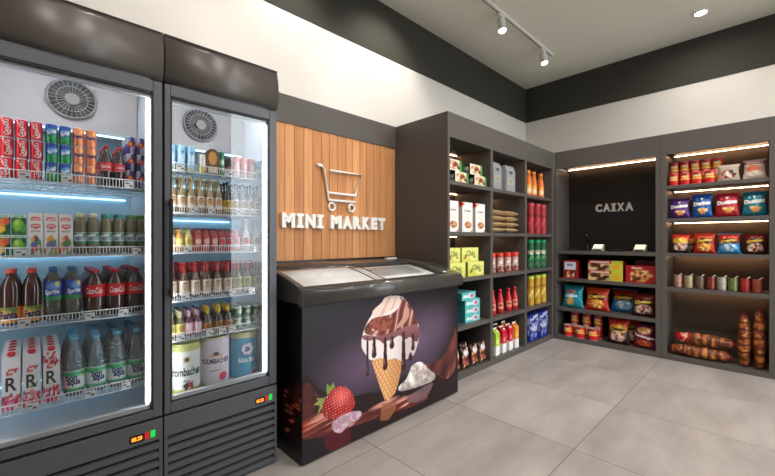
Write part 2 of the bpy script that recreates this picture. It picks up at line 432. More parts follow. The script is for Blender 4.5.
# ------------------------------------------------------------- display fridges
def make_fridge(xl,xr,label,shelves,tagx,hingeright,fanx):
    t=thing('display_fridge',label,'fridge',((xl+xr)/2,1.85,0))
    def X(x): return x-(xl+xr)/2
    a,b=X(xl),X(xr); F=0.0; D=.60   # local: front y=0, back y=D
    m=MB()                                  # insulated cabinet shell
    il,ir=a+.03,b-.03
    m.box(a,il,.045,D,.425,2.09,steel).box(ir,b,.045,D,.425,2.09,steel)
    m.box(il,ir,D-.06,D,.425,2.09,steel).box(il,ir,.045,D-.06,2.02,2.09,steel).box(il,ir,.045,D-.06,.425,.455,steel)
    m.build('cabinet',t,bevel=.004)
    m=MB(); e=.003                          # white inner liner
    m.box(il,il+e,.05,D-.07,.456,2.02,white_pl).box(ir-e,ir,.05,D-.07,.456,2.02,white_pl)
    m.box(il,ir,D-.07,D-.061,.456,2.02,mat('liner_back',S(178,212,226),.35)).box(il,ir,.05,D-.07,.4555,.465,white_pl).box(il,ir,.05,D-.07,2.01,2.019,white_pl)
    m.build('liner',t)
    MB().box(il+e,ir-e,.35,.50,1.70,2.009,cover_m).build('evaporator_cover',t,bevel=.006)
    # fan
    fx=X(fanx); fz=1.835; f=MB()
    f.prism([(fx+.084*math.cos(k*PI/18),fz+.084*math.sin(k*PI/18)) for k in range(36)],.343,.3495,fan_dk,'y')
    fo=f.build('fan',t)
    g=MB()
    for r_ in (.055,.085):
        g.tube([(fx+r_*math.cos(k*PI/16),.338,fz+r_*math.sin(k*PI/16)) for k in range(32)],.0018 if r_<.08 else .005,fan_gr,5,closed=True)
    for k in range(26):
        c,s_=math.cos(k*PI/13+.1),math.sin(k*PI/13+.1)
        g.tube([(fx+.024*c,.338,fz+.024*s_),(fx+.084*c,.338,fz+.084*s_)],.0016,fan_gr,4)
    g.build('fan_guard',fo)
    MB().prism([(fx+.026*math.cos(k*PI/12),fz+.026*math.sin(k*PI/12)) for k in range(24)],.334,.342,mat('fan_hub',S(130,127,124),.5),'y').build('hub',fo)
    bl=MB()
    for k in range(5):
        a0=k*2*PI/5
        bl.add([(fx+.024*math.cos(a0),.3405,fz+.024*math.sin(a0)),(fx+.078*math.cos(a0),.3395,fz+.078*math.sin(a0)),(fx+.078*math.cos(a0+.7),.3425,fz+.078*math.sin(a0+.7)),(fx+.024*math.cos(a0+.8),.3425,fz+.024*math.sin(a0+.8))],[(0,1,2,3)],mat('fan_blade',S(56,55,54),.5))
    bl.build('blades',fo)
    # header
    h=MB(); pr=[]
    for k in range(9):
        z=1.897+(2.098-1.897)*k/8; pr.append((-.022*math.sin(PI*(k/8)**.8)-.0,z))
    h.prism(pr+[(.045,2.098),(.045,1.897)],a+.002,b-.002,mat('header_coating',S(92,87,84),.36,metal=.2),'x',smooth=True)
    h.build('header_panel',t)
    MB().box(a+.001,b-.001,-.003,.06,2.098,2.104,steel_dk).build('header_cap',t)
    # door
    dl,dr,db,dt=a+.003,b-.003,.434,1.887; gl,gr,gb,gt=(a+.026,b-.045,.478,1.838) if hingeright else (a+.045,b-.038,.468,1.838)
    d=MB(); d.box(dl,gl,0,.04,db,dt,steel).box(gr,dr,0,.04,db,dt,steel).box(gl,gr,0,.04,db,gb,steel).box(gl,gr,0,.04,gt,dt,steel)
    dd=d.build('door',t,bevel=.0025)
    g=MB(); s=.007
    g.box(gl,gl+s,.004,.038,gb,gt,steel_dk).box(gr-s,gr,.004,.038,gb,gt,steel_dk).box(gl,gr,.004,.038,gt-s,gt,steel_dk).box(gl,gr,.004,.038,gb,gb+s*.5,steel_dk)
    g.build('gasket',dd)
    g=MB(); s2=.012; wi=mat('inner_white_frame',S(228,228,226),.4)
    g.box(gl+s,gl+s2,.02,.045,gb+s*.5,gt-s,wi).box(gr-s2-.012,gr-s,.0285,.045,gb+s*.5,gt-s,wi).box(gl+s2,gr-s2,.02,.045,gt-s-.014,gt-s,wi).box(gl+s2,gr-s2,.02,.045,gb+s*.5,gb+.02,wi)
    g.build('inner_frame',dd)
    g=MB(); g.add([(gl+.002,.012,gb+.002),(gr-.002,.012,gb+.002),(gr-.002,.012,gt-.002),(gl+.002,.012,gt-.002)],[(0,1,2,3)],glass)
    g.build('door_glass',dd,fix=False)
    hx=gl-.004 if hingeright else a+.022
    hd=MB(); hd.box(hx-.007,hx+.007,-.032,-.022,.95,1.38,dark_glossy).box(hx-.006,hx+.006,-.023,0,.96,.98,dark_glossy).box(hx-.006,hx+.006,-.023,0,1.35,1.37,dark_glossy)
    hd.build('handle',dd,bevel=.002)
    # lights
    MB().box(gr-(.021 if hingeright else .016),gr-(.009 if hingeright else .010),.018,.028,.50,1.81,led_door).build('light_tube',dd)
    MB().box(il+.0032,il+.0072,.052,.062,.48,1.80,led_door).build('light_tube',t)  # unseen tube added behind the frame to brighten the shelves
    MB().box(il+.03,ir-.03,.056,.075,1.905,1.915,led_header_fill).build('light_tube',t)  # tube added out of sight behind the header to light the product fronts
    MB().box(il+.02,ir-.02,.342,.349,1.688,1.695,led_cool).build('light_tube',t)
    # wire shelves
    for i,z in enumerate(shelves):
        w=MB(); r=.0014; y0,y1=.072,D-.075
        for zz,rr in ((z-.008,.0024),(z+.028,.0022)):
            w.tube([(il+.006,y0,zz),(ir-.028,y0,zz)],rr,wire_m,6)
        n=int((ir-il)/.0115)
        for k in range(n+1):
            xx=il+.008+k*(ir-il-.038)/n
            w.tube([(xx,y0,z+.028),(xx,y0,z-.008)],r,wire_m,4)
            if k%2==0: w.tube([(xx,y0,z-.0035),(xx,y1,z-.0035)],r,wire_m,4)
        for yy in (y0+.1,y0+.22,y0+.34,y1): w.tube([(il+.006,yy,z-.007),(ir-.006,yy,z-.007)],.0022,wire_m,5)
        for xx in (il+.0048,ir-.0065): w.tube([(xx,y0,z+.028),(xx,y1,z+.028)],.002,wire_m,5)
        so=w.build('wire_shelf',t)
        # loop at the end of the rail
        MB().tube([(ir-.026,y0,z+.028),(ir-.012,y0-.004,z+.03),(ir-.010,y0-.004,z+.012),(ir-.026,y0,z-.008)],.0017,wire_m,5).build('rail_loop',so)
        for px in tagx[i]:
            p=MB().box(X(px)-.016,X(px)+.016,y0-.0065,y0-.0035,z-.007,z+.022,tagm)
            p.box(X(px)-.012,X(px)+.001,y0-.0072,y0-.0064,z+.010,z+.014,ink).box(X(px)+.003,X(px)+.013,y0-.0072,y0-.0064,z+.0,z+.006,ink)
            p.build('price_tag',so)
        if i in (0,1,3): MB().box(il+.02,ir-.03,D-.090,D-.084,z-.026,z-.020,led_cool).build('light_tube',t)
    # machine compartment
    m=MB(); m.box(a,b,.02,D,.02,.425,steel_dk)
    m.build('machine_housing',t)
    m=MB(); m.box(a+.002,b-.002,0,.02,.335,.424,steel).box(a+.002,a+.016,0,.02,.02,.335,steel).box(b-.016,b-.002,0,.02,.02,.335,steel)
    m.build('control_panel',t,bevel=.0015)
    m=MB(); n=8; z=.335
    for k in range(n):
        zt=.335-k*.0395
        m.prism([(.017,zt-.012),(.001,zt-.0175),(.001,zt-.0385),(.004,zt-.0395),(.017,zt-.024)],a+.0165,b-.0165,steel,'x')
    m.build('grille',t)
    ds=MB().box(b-.122,b-.072,-.0025,0,.352,.382,mat('display_black',S(8,6,6),.2)).build('temperature_display',t)
    lettering('88.20',mat('orange_digits',S(255,140,40),.5,emit=S(255,130,30),es=2.2),ds,flat(-.0026,.0004),b-.097,.367,.038,.017,bold=.03,name='digits')
    MB().box(b-.067,b-.053,-.003,0,.354,.382,mat('red_switch',S(190,20,28),.35,emit=S(200,10,20),es=.5)).build('red_switch',t)
    MB().box(b-.048,b-.030,-.003,0,.353,.383,mat('green_switch',S(20,170,70),.35,emit=S(20,200,70),es=.7)).build('green_switch',t)
    for xx in (a+.04,b-.04):
        for yy in (.05,D-.06): MB().lathe([(.018,0),(.018,.006),(.01,.008),(.01,.021)],dark_glossy,12,xx,yy).build('foot',t)
    return t
make_fridge(-.205,.4145,'tall dark grey glass-door fridge full of soft drinks and juice',[1.43,1.143,.883,.57],[(-.02,.10,.30),(-.03,.33),(-.02,.17,.28),(.0,.17,.29)],False,.131)
make_fridge(.4165,.952,'tall dark grey glass-door fridge of beers, beside the wooden panel',[1.531,1.334,1.145,.921,.736],[(.50,.72),(.56,.64,.78),(.53,.87),(.52,.74,.84),(.50,.63,.69,.74)],True,.672)

# ------------------------------------------------------------- chest freezer
def make_freezer():
    t=thing('chest_freezer','dark chest freezer with ice cream print and sliding glass lids','freezer',(0,0,0))
    x0,x1=1.026,2.415; y0,y1=1.722,2.42
    body=mat('freezer_black',S(26,23,27),.3)
    m=MB(); w=.045
    m.box(x0,x1,y0,y0+.03,.012,.86,body).box(x0,x1,y1-w,y1,.012,.93,body).box(x0,x0+.03,y0+.03,y1-w,.012,.86,body).box(x1-w,x1,y0+w,y1-w,.012,.86,body).box(x0+w,x1-w,y0+w,y1-w,.012,.08,body)
    m.build('cabinet',t)
    lin_m=mat('freezer_liner',S(222,222,220),.4)
    m=MB(); a,b,c,d=x0+.03,x1-w,y0+.03,y1-w
    m.box(a,a+.006,c,d,.45,.93,lin_m).box(b-.006,b,c,d,.45,.93,lin_m).box(a,b,c,c+.006,.45,.90,lin_m).box(a,b,d-.006,d,.45,.99,lin_m).box(a,b,c,d,.44,.452,lin_m).box(a+.006,1.62,c+.006,d-.006,.862,.872,lin_m).box(1.62,b-.006,c+.006,d-.006,.80,.81,lin_m)  # last two plates are added high up so the inside looks white
    m.build('liner',t)
    # curved rim: profile along y
    rim=mat('rim_grey',S(70,68,66),.2,spec=.5)
    def top(y):                       # height of the curved top
        k=(y-1.70)/(2.44-1.70); return .937+.100*math.sin(min(1,max(0,k)*1.35)*PI/2)
    fr=[(1.724,.845),(1.694,.848),(1.690,.86),(1.689,.895),(1.693,.918),(1.706,.934),(1.725,top(1.725)),(1.745,top(1.745)),(1.748,.93),(1.74,.87)]
    g=MB(); g.prism(fr,x0-.012,x1+.024,rim,'x',smooth=True); g.build('rim',t)
    def strip(xa,xb,ya,yb,zlo,name,m=rim,dz=0,n=14,th=None):
        P=[(ya+(yb-ya)*k/n, top(ya+(yb-ya)*k/n)+dz) for k in range(n+1)]
        Q=[(y,(z-th) if th else zlo) for y,z in reversed(P)]
        g=MB(); g.prism(P+Q,xa,xb,m,'x',smooth=True); return g.build(name,t)
    strip(x0-.012,x0+.026,1.745,2.44,.86,'rim')
    strip(x1-.155,x1+.024,1.745,2.44,.86,'rim')
    strip(x0+.026,x1-.155,2.10,2.44,.93,'rim')
    # two curved sliding lids
    def lid(xa,xb,dz):
        n=14; ya,yb=1.746,2.10; g=MB()
        P=[(ya+(yb-ya)*k/n) for k in range(n+1)]
        vs=[(x,y,top(y)-.006+dz) for y in P for x in (xa,xb)]
        g.add(vs,[(2*i,2*i+1,2*i+3,2*i+2) for i in range(n)],lid_glass,True)
        o=g.build('glass_lid',t,fix=True)
        e=MB()
        for x in (xa,xb): e.tube([(x,y,top(y)-.005+dz) for y in P],.0035,rim,6)
        e.build('lid_edge',o); return o
    lid(x0+.028,1.66,.0); lid(1.60,x1-.157,-.012)
    def under(xa,xb,ya,yb,dz,name,m):
        n=10; g=MB(); P=[(ya+(yb-ya)*k/n, top(ya+(yb-ya)*k/n)+dz) for k in range(n+1)]
        g.prism(P+[(y,z-.006) for y,z in reversed(P)],xa,xb,m,'x',smooth=True); g.build(name,t)
    wl_=mat('added_panel_white',S(250,250,250),.45); gl_=mat('added_panel_grey',S(176,178,180),.45)  # white panels added right below the lids to make the inside look bright
    under(x0+.03,1.63,1.749,2.098,-.020,'added_white_panel',wl_); under(1.632,2.255,1.749,2.098,-.030,'added_white_panel',wl_)
    under(1.74,2.16,1.86,2.05,-.0285,'added_grey_panel',gl_)  # added grey panel, its colour stands in for the darker open well
    MB().box(2.20,2.32,2.30,2.335,1.037,1.046,wire_m).build('hinge_label',t,bevel=.002)
    MB().box(x0-.01,x1+.02,2.425,2.452,1.035,1.05,dark_glossy).build('rear_strip',t)
    for xx in (x0+.06,x1-.06):
        for yy in (y0+.06,y1-.06): MB().lathe([(.02,0),(.02,.013)],dark_glossy,12,xx,yy).build('foot',t)
    # printed front
    A_=ART
    def art(u,v):
        X=x0+u*(x1-x0); Z=.012+v*(.845-.012)
        a=Art(X,Z,S(24,20,26))
        for cx,cz,rx,rz,k in ((1.6,.50,.75,.42,.25),(1.95,.50,.42,.28,.85),(1.45,.42,.40,.22,.7),(2.2,.6,.25,.2,.35)):
            d=np.sqrt(((X-cx)/rx)**2+((Z-cz)/rz)**2); a.fill(np.clip(1-d,0,1)**1.1*k,S(112,90,116))
        N1=vn(X+.3*Z,Z*2.2-X*.6,16,1,4); N2=vn(X,Z,60,2,3); N3=vn(X*.3+Z*.1,(Z-X*.12)*2.6,24,3,2)
        def mask(n):
            q=Art(X,Z,(0,0,0)); q.poly(A_[n],(1,1,1)); return q.c[...,0]
        lw=Art(X,Z,(0,0,0)); lw.poly([(1.03,.40),(1.045,.445),(1.075,.43),(1.12,.36),(1.19,.32),(1.3,.30),(1.3,.18),(1.03,.2)],(1,1,1)); lwm=lw.c[...,0]
        a.fill(mask('sea'),S(33,17,20)); a.fill(lwm,S(40,19,21))
        a.fill(lwm*(np.abs(N1-.5)<.025)*.6,S(150,66,52)); a.fill(lwm*np.clip((.09-(X-1.03))/.05,0,1)*.5,S(96,40,38))
        w_=mask('wave'); a.fill(w_,S(84,38,36))
        th=(Z-.25)-.9*(X-2.1)*(X-2.0)*2
        N4=vn(X*2.4-Z*1.5,Z*.5+X*.4,8,5,2)
        a.fill(w_*np.clip((N4-.52)*6,0,1)*.6,S(136,68,60)); a.fill(w_*np.clip((N4-.68)*9,0,1)*.8,S(216,140,122)); a.fill(w_*np.clip((.38-N4)*8,0,1)*.8,S(42,17,18))
        pd=mask('puddle'); a.fill(pd,S(88,34,32))
        a.fill(pd*np.clip((N3-.48)*7,0,1)*.6,S(138,64,54)); a.fill(pd*np.clip((N3-.70)*10,0,1)*.8,S(240,180,158)); a.fill(pd*np.clip((.36-N3)*8,0,1)*.7,S(44,16,18))
        gz=np.clip(1-np.abs(Z-.20-.25*(X-1.03))/.05,0,1)*np.clip((1.36-X)/.3,0,1); a.fill(gz*np.clip((N3-.35)*3,0,1)*.8,S(186,70,56))
        for cx,cz,rx,rz in ((1.20,.24,.09,.012),(1.12,.22,.06,.008),(1.32,.235,.05,.008),(1.62,.16,.1,.013),(1.75,.13,.12,.010)):
            a.ell(cx,cz+ (X-cx)*.04,rx,rz,S(240,170,150),1.0,.75)
        a.poly(A_['strawrefl'],S(84,16,30),.85); a.poly(A_['conerefl'],S(150,92,62),.8); a.poly(A_['chunkrefl'],S(120,92,98),.8)
        a.poly(A_['leaf1'],S(120,150,70)); a.poly(A_['leaf2'],S(140,150,84))
        a.poly(A_['straw'],S(168,20,38))
        sc=np.mean(np.array(A_['straw']),0); a_s=Art(X,Z,(0,0,0)); a_s.poly(A_['straw'],(1,1,1)); ms=a_s.c[...,0]
        a.fill(ms*np.clip(1-np.sqrt(((X-sc[0]-.02)/.09)**2+((Z-sc[1]-.035)/.07)**2),0,1)*.8,S(255,120,120))
        a.fill(ms*np.clip((sc[0]-.02-X)/.12+.2-(Z-sc[1])*2,0,1)*.55,S(110,8,26))
        a.fill(ms*((np.sin(X*330+Z*60)>.72)&(np.sin(Z*360-X*50)>.72))*.9,S(255,214,150))
        a.poly(A_['ice'],S(178,140,158)); ii=Art(X,Z,(0,0,0)); ii.poly(A_['ice'],(1,1,1)); a.fill(ii.c[...,0]*np.clip((N2-.45)*4,0,1)*.7,S(226,200,212))
        # white chunk
        a.poly(A_['chunk'],S(206,196,190)); ii=Art(X,Z,(0,0,0)); ii.poly(A_['chunk'],(1,1,1)); mk=ii.c[...,0]
        n_=(vn(X+Z*.5,Z-X*.3,24,8,4)-.5)*3.2
        a.fill(mk*np.clip(n_*2,0,1)*.9,S(250,246,240)); a.fill(mk*np.clip(-n_*1.6,0,1)*.6,S(140,120,118)); a.fill(mk*np.clip((.20-Z+(X-1.8)*.25)/.06+.3,0,1)*.4,S(120,96,100))
        # cone with waffle lines
        a.poly(A_['cone'],S(226,170,112)); ii=Art(X,Z,(0,0,0)); ii.poly(A_['cone'],(1,1,1)); mk=ii.c[...,0]
        l1=np.abs(np.sin((X*1.5+Z)*62)); l2=np.abs(np.sin((X*1.5-Z)*62))
        a.fill(mk*((l1<.22)|(l2<.22))*.75,S(186,112,62)); a.fill(mk*((l1>.75)&(l2>.75))*.6,S(248,208,158))
        a.fill(mk*np.clip((X-1.64)/.1,0,1)*.45,S(168,98,58))
        # scoop
        a.poly(A_['scoop'],S(238,228,226)); ii=Art(X,Z,(0,0,0)); ii.poly(A_['scoop'],(1,1,1)); mk=ii.c[...,0]
        a.fill(mk*np.clip((X-1.70)/.12,0,1)*.5,S(170,140,150))
        a.poly(A_['swirlbrown'],S(124,64,56)); ib=Art(X,Z,(0,0,0)); ib.poly(A_['swirlbrown'],(1,1,1)); mb_=ib.c[...,0]
        sw=np.sin((Z*.9-X*.75)*62+6*np.sin(X*9)+2.5*np.sin(Z*14))
        a.fill(mb_*np.clip(sw*1.2,0,1)*.55,S(172,112,98)); a.fill(mb_*np.clip((sw-.82)*8,0,1)*.7,S(232,200,188)); a.fill(mb_*(sw<-.7)*.6,S(66,28,26))
        a.poly(A_['swirllight1'],S(200,148,134)); a.poly(A_['swirllight2'],S(226,188,176))
        a.poly(A_['swirlpink'],S(240,214,202)); ib=Art(X,Z,(0,0,0)); ib.poly(A_['swirlpink'],(1,1,1)); a.fill(ib.c[...,0]*(sw>.55)*.6,S(205,160,146))
        a.poly(A_['choc'],S(160,88,72)); ib=Art(X,Z,(0,0,0)); ib.poly(A_['choc'],(1,1,1)); a.fill(ib.c[...,0]*np.clip((N2-.55)*8,0,1)*.8,S(90,34,30))
        a.poly(A_['coat'],S(104,58,62)); ib=Art(X,Z,(0,0,0)); ib.poly(A_['coat'],(1,1,1)); a.fill(ib.c[...,0]*np.clip((Z-.53)/.1+.3,0,1)*.5,S(168,116,120))
        for x,za,zb,r in A_['drips']:
            za,zb=max(za,zb),min(za,zb); r*=1.1
            a.fill(((np.abs(X-x)<r*(.55+.45*np.clip((za-Z)/(za-zb),0,1)))&(Z<za)&(Z>zb)).astype(float),S(54,26,28)); a.ell(x,zb,r*1.15,r*1.3,S(54,26,28))
            a.ell(x-r*.35,zb+.03,r*.2,.02,S(170,120,120),.6,.7)
        return a.c
    p=PB().grid(lambda u,v:(x0+.002+u*(x1-x0-.004),y0-.0015+0*u,.012+v*.835),art,420,256)
    p.build('ice_cream_print',printed('print_gloss_panel',.3,spec=.4),t)
    def art2(u,v):
        a=Art(u,v,S(18,16,19))
        a.poly([(1,.50),(.92,.52),(.7,.38),(.45,.3),(.2,.25),(0,.24),(0,.14),(1,.10)],S(40,18,19))
        a.poly([(1,.5),(.95,.52),(.88,.44),(.84,.38),(1,.3)],S(64,28,27))
        a.poly([(.05,.36),(.2,.38),(.5,.24),(.62,.16),(.4,.14),(.2,.2),(.02,.28)],S(126,110,96))
        ib=Art(u,v,(0,0,0)); ib.poly([(.05,.36),(.2,.38),(.5,.24),(.62,.16),(.4,.14),(.2,.2),(.02,.28)],(1,1,1)); a.fill(ib.c[...,0]*(np.sin(u*60)*np.sin(v*90)>.1)*.6,S(82,70,60))
        for k in range(14):
            q=random.Random(k); a.ell(.7+.3*q.random(),.12+.3*q.random(),.03,.006,S(220,110,90),1,.8)
        return a.c
    PB().grid(lambda u,v:(x0-.0015+0*u,y1-.01-u*(y1-y0-.012),.012+v*.835),art2,60,90).build('side_print',MATS['print_gloss_panel'],t)
make_freezer()
# ------------------------------------------------------------- shelving
FZ0,FZ1=2.06,2.267
LV_L=[.05,.45,.87,1.27,1.70]         # shelf tops, long wall unit
def make_long_unit():
    t=thing('shelving_unit','dark grey built-in shelving unit of fifteen compartments beside the freezer','shelving unit')
    y0,y1,yb=1.867,2.28,2.476
    def p(n,*b,m=anth,bev=.0015): 
        mb=MB(); mb.box(*b,m); return mb.build(n,t,bevel=bev)
    p('side_panel',2.478,2.510,y0,yb,0,FZ1); p('side_panel',4.552,4.609,y0,yb,0,FZ0)
    p('divider',3.148,3.193,y0+.001,y1,.05,FZ0); p('divider',3.852,3.897,y0+.001,y1,.05,FZ0)
    p('back_panel',2.51,4.552,y1,y1+.02,0,FZ0,m=anth_in)
    p('fascia',2.510,4.609,y0,y0+.022,FZ0,FZ1); p('top_panel',2.510,4.609,y0+.022,yb,FZ0+.001,FZ0+.03)
    p('plinth',2.510,4.552,y0,y1,.0,.05)
    for xa,xb in ((2.51,3.148),(3.193,3.852),(3.897,4.552)):
        for z in LV_L[1:]: p('shelf',xa,xb,y0+.001,y1,z-.034,z)
        for z in (2.06,1.666,1.236):
            MB().box(xa+.02,xb-.012,y1-.030,y1-.024,z-.005,z-.001,led_warm).build('light_strip',t)
make_long_unit()
def make_back_unit(name,label,ya,yb,pa,pb,shelves,strips):
    t=thing(name,label,'shelving unit'); x0,x1=4.61,5.02
    def p(n,*b,m=anth,bev=.0015):
        mb=MB(); mb.box(*b,m); return mb.build(n,t,bevel=bev)
    p('side_panel',x0,x1,ya,ya+pa,0,FZ0); p('side_panel',x0,x1,yb-pb,yb,0,FZ0)
    p('back_panel',x1,x1+.02,ya,yb,0,FZ0+.04,m=anth_in if ya>.5 else mat('strip_lit_back',S(84,75,68),.5,spec=.35))  # snack unit back coloured lighter to imitate the glow of its strips
    p('fascia',x0,x0+.022,ya,yb,FZ0,FZ1); p('top_panel',x0+.022,5.165,ya,yb,FZ0+.04,FZ0+.07)
    p('plinth',x0,x1,ya+pa,yb-pb,0,.045)
    for z,th in shelves: p('worktop' if z==1.07 and th>.036 else 'shelf',x0+.001,x1,ya+pa,yb-pb,z-th,z)
    for z in strips: MB().box(x1-.066,x1-.060,ya+pa+.01,yb-pb-.02,z-.006,z-.001,led_warm).build('light_strip',t)
    return t
make_back_unit('checkout_unit','dark checkout niche with counter and three snack shelves below it',.802,1.865,.042,.025,[(1.07,.037),(.74,.034),(.385,.034)],[2.09])
make_back_unit('snack_shelving_unit','warmly lit snack shelving with strip lights, beside the checkout niche',-.06,.800,.092,.042,[(1.745,.034),(1.415,.034),(1.07,.034),(.725,.034)],[2.09,1.711,1.381,1.036,.691])
cs=thing('checkout_sign','white block lettering on the dark back panel above the counter','sign',(5.018,1.327,1.59),rz=-PI/2)
W_={'C':.9,'A':1.0,'I':.62,'X':.95}
def sgn():
    x=-.198; k=.396/(.9+1+.62+.95+1+.14*4)
    for c in 'CAIXA':
        w_=W_[c]*k; gm=mat('grey_acrylic',S(205,203,200),.4)
        if c=='I':
            mb=MB(); slabI(mb,x+w_/2,0,w_,.098,-.014,0,gm,.019); mb.build('letter',cs)
        else: lettering(c,gm,cs,lambda X,Z:(X,-.014,Z),x+w_/2,0,w_,.098,bold=.045,thick=.0138,name='letter')
        x+=w_+.14*k
sgn()

# ------------------------------------------------------------- product makers (front faces -y)
PG=printed('print_gloss',.3,spec=.5); PM=printed('print_matte',.55); FOIL=printed('print_foil',.33,metal=.15,spec=.6); ALU=printed('print_aluminium',.28,metal=.35)
silver=mat('can_silver',S(200,202,205),.3,metal=.9)
inks={}
def inkm(c,name=None):
    k='ink_%d_%d_%d'%c
    return mat(k,S(*c),.45)
def plastic(c,rough=.35): return mat('plastic_%d_%d_%d'%c,S(*c),rough)
def can(name,art,r,h,texts=(),lid=silver,metal=ALU,nu=30,nv=18,taper=.88):
    t=thing(name)
    def P(u,v):
        a=(u-.5)*2*PI; z=v*h
        rr=r*(1-(1-taper)*np.clip((.06-v)/.06,0,1)-(1-taper)*np.clip((v-.9)/.1,0,1))
        return rr*np.sin(a),-rr*np.cos(a),z
    PB().grid(P,art,nu,nv).build('body',metal,t)
    MB().lathe([(r*taper,h-.001),(r*taper*1.02,h+.0008),(r*taper*.95,h+.0008),(r*taper*.9,h-.0015),(.0001,h-.0015)],lid,18).build('lid',t)
    for tx in texts: lettering(tx[0],inkm(tx[1]),t,cyl(r,.0006),tx[2],tx[3]*h,tx[4],tx[5],**(tx[6] if len(tx)>6 else {}))
    return t
def bottle(name,prof,mt,label=None,lart=None,cap=None,capm=None,texts=(),n=20,neck=None,sub=None,lm=None):
    """prof [(r,z)], label (z0,z1,r), cap (z0,z1,r)"""
    t=thing(name)
    MB().lathe(prof,mt,n).build('body',t)
    if label:
        z0,z1,r=label
        lb=PB().grid(lambda u,v:(r*np.sin((u-.5)*2*PI),-r*np.cos((u-.5)*2*PI),z0+v*(z1-z0)),lart,28,12).build('label',lm or PM,t)
        for tx in texts: lettering(tx[0],inkm(tx[1]),lb,cyl(r,.0005),tx[2],z0+tx[3]*(z1-z0),tx[4],tx[5],**(tx[6] if len(tx)>6 else {}))
    if neck: MB().lathe(neck[0],neck[1],n).build('neck_foil',t)
    if cap: MB().lathe([(cap[2],cap[0]),(cap[2],cap[1]-.001),(cap[2]*.9,cap[1])],capm,n).build('cap',t)
    if sub: sub(t)
    return t
def carton(name,w,d,h,front,side,topc,m=PM,texts=(),nu=20,nv=26,top=None,parent=None,bulge=0):
    t=thing(name); pb=PB()
    pb.grid(lambda u,v:((u-.5)*w,0*u,v*h),front,nu,nv,False)
    pb.grid(lambda u,v:(-w/2+0*u,(1-u)*d,v*h),side,8,10,False)
    pb.grid(lambda u,v:(w/2+0*u,u*d,v*h),side,8,10,False)
    pb.grid(lambda u,v:((.5-u)*w,d+0*u,v*h),side,2,2,False)
    pb.grid(lambda u,v:((u-.5)*w,v*d,h+0*u),topc,6,6,False)
    pb.grid(lambda u,v:((u-.5)*w,(1-v)*d,0*u),topc,1,1,False)
    pb.build('box_body' if name!='juice_carton' else 'carton_body',m,t)
    for tx in texts: lettering(tx[0],inkm(tx[1]),t,flat(0,.0008),tx[2]*w,tx[3]*h,tx[4]*w,tx[5]*h,**(tx[6] if len(tx)>6 else {}))
    if top: top(t)
    return t
def bag(name,w,h,d,art,texts=(),m=FOIL,lean=.0,nu=34,nv=30,seed=1):
    t=thing(name); q=random.Random(seed); ph=q.uniform(0,6)
    def prof(u,v):
        U=2*u-1; s=np.sin(PI*np.clip(v,0,1))**.55
        wr=.004*np.sin(9*U+ph+6*v)*np.sin(14*v+ph)*(s)
        return (np.clip(1-U**2,0,1)**.55)*s*d/2+wr, U
    def xx(U,v): return U*w/2*(1-.13*np.sin(PI*np.clip(v,0,1))**.8*(.55+.9*v)-.05*v+.012*np.sin(25*v+ph))
    def F(u,v):
        b,U=prof(u,v); return xx(U,v), -b-.001-d/2*0+lean*v*h+d/2, v*h
    def B(u,v):
        b,U=prof(1-u,v); return xx(1-2*u,v)*1.0, b*.8+lean*v*h+d/2, v*h
    bs=lambda u,v: art(1-u,v)
    PB().grid(F,art,nu,nv).grid(B,bs,14,14).build('pouch',m,t)
    def surf(x,z):
        v=min(max(z/h,0),1); U=max(-1,min(1,x/(w/2*.88)))
        b,_=prof(np.array((U+1)/2),np.array(v)); return (x,float(-b+lean*z+d/2-.0035),z)
    for tx in texts: lettering(tx[0],inkm(tx[1]),t,surf,tx[2]*w,tx[3]*h,tx[4]*w,tx[5]*h,**(tx[6] if len(tx)>6 else {}))
    # crimped seal strips
    for v0,v1 in ((-.0,.04),(.96,1.0)):
        z0,z1=v0*h-(.006 if v0<.5 else 0),v1*h+(0 if v0<.5 else .006)
        sw=w/2*(.99 if v0<.5 else .94); MB().box(-sw,sw,d/2-.0016+lean*z0,d/2+.0016+lean*z0,max(0,z0),z1,mat('seal_'+name+str(seed),tuple(art(np.array([[.5]]),np.array([[v1 if v0>.5 else v0]]))[0,0]),.35)).build('seal',t)
    return t
def A0(base): return lambda u,v: Art(u,v,base).c

# ================= soft drinks fridge =================
DF='drinks fridge %s shelf'
def f1(nm): return DF%nm
def cola_art(u,v):
    a=Art(u,v,RED); a.rect(0,1,0,.05,SILVER); a.rect(0,1,.97,1,SILVER)
    for c in (.5,0,1): a.fill(((abs(u-c-.1*np.sin(v*5))<.012)&(v>.1)&(v<.9)).astype(float),WHITE)
    return a.c
r,h=.0188,.0735
cola=can('cola_can',cola_art,r,h,[('Coca-Cola',(250,245,240),0,.5,h*.78,.013,dict(rot=PI/2,shear=.35,bold=.012))])
array(cola,'red cola can','drink can','cola cans on the top fridge shelf',f1('top'),[-.068,-.028,.012],1.968,1.43,nlev=3,dz=.0742)
def lemon_art(u,v):
    a=Art(u,v,S(30,88,170)); a.grad(S(28,140,70),S(26,70,150),.25,.6)
    a.ell(.5,.62,.12,.13,S(120,190,230),.6,.8); a.poly([(.38,.28),(.62,.45),(.62,.34),(.45,.2)],S(40,160,80)); a.ell(.62,.72,.04,.06,S(230,225,70)); a.rect(0,1,0,.05,S(40,150,80))
    return a.c
lem=can('lemon_soda_can',lemon_art,r,h,[('Sprite',(245,248,250),0,.55,.030,.017,dict(rot=.35,shear=.2,bold=.03))])
array(lem,'blue-green lemon soda can','drink can','lemon soda cans on the top fridge shelf',f1('top'),[.056,.096],1.968,1.43,nlev=3,dz=.0742)
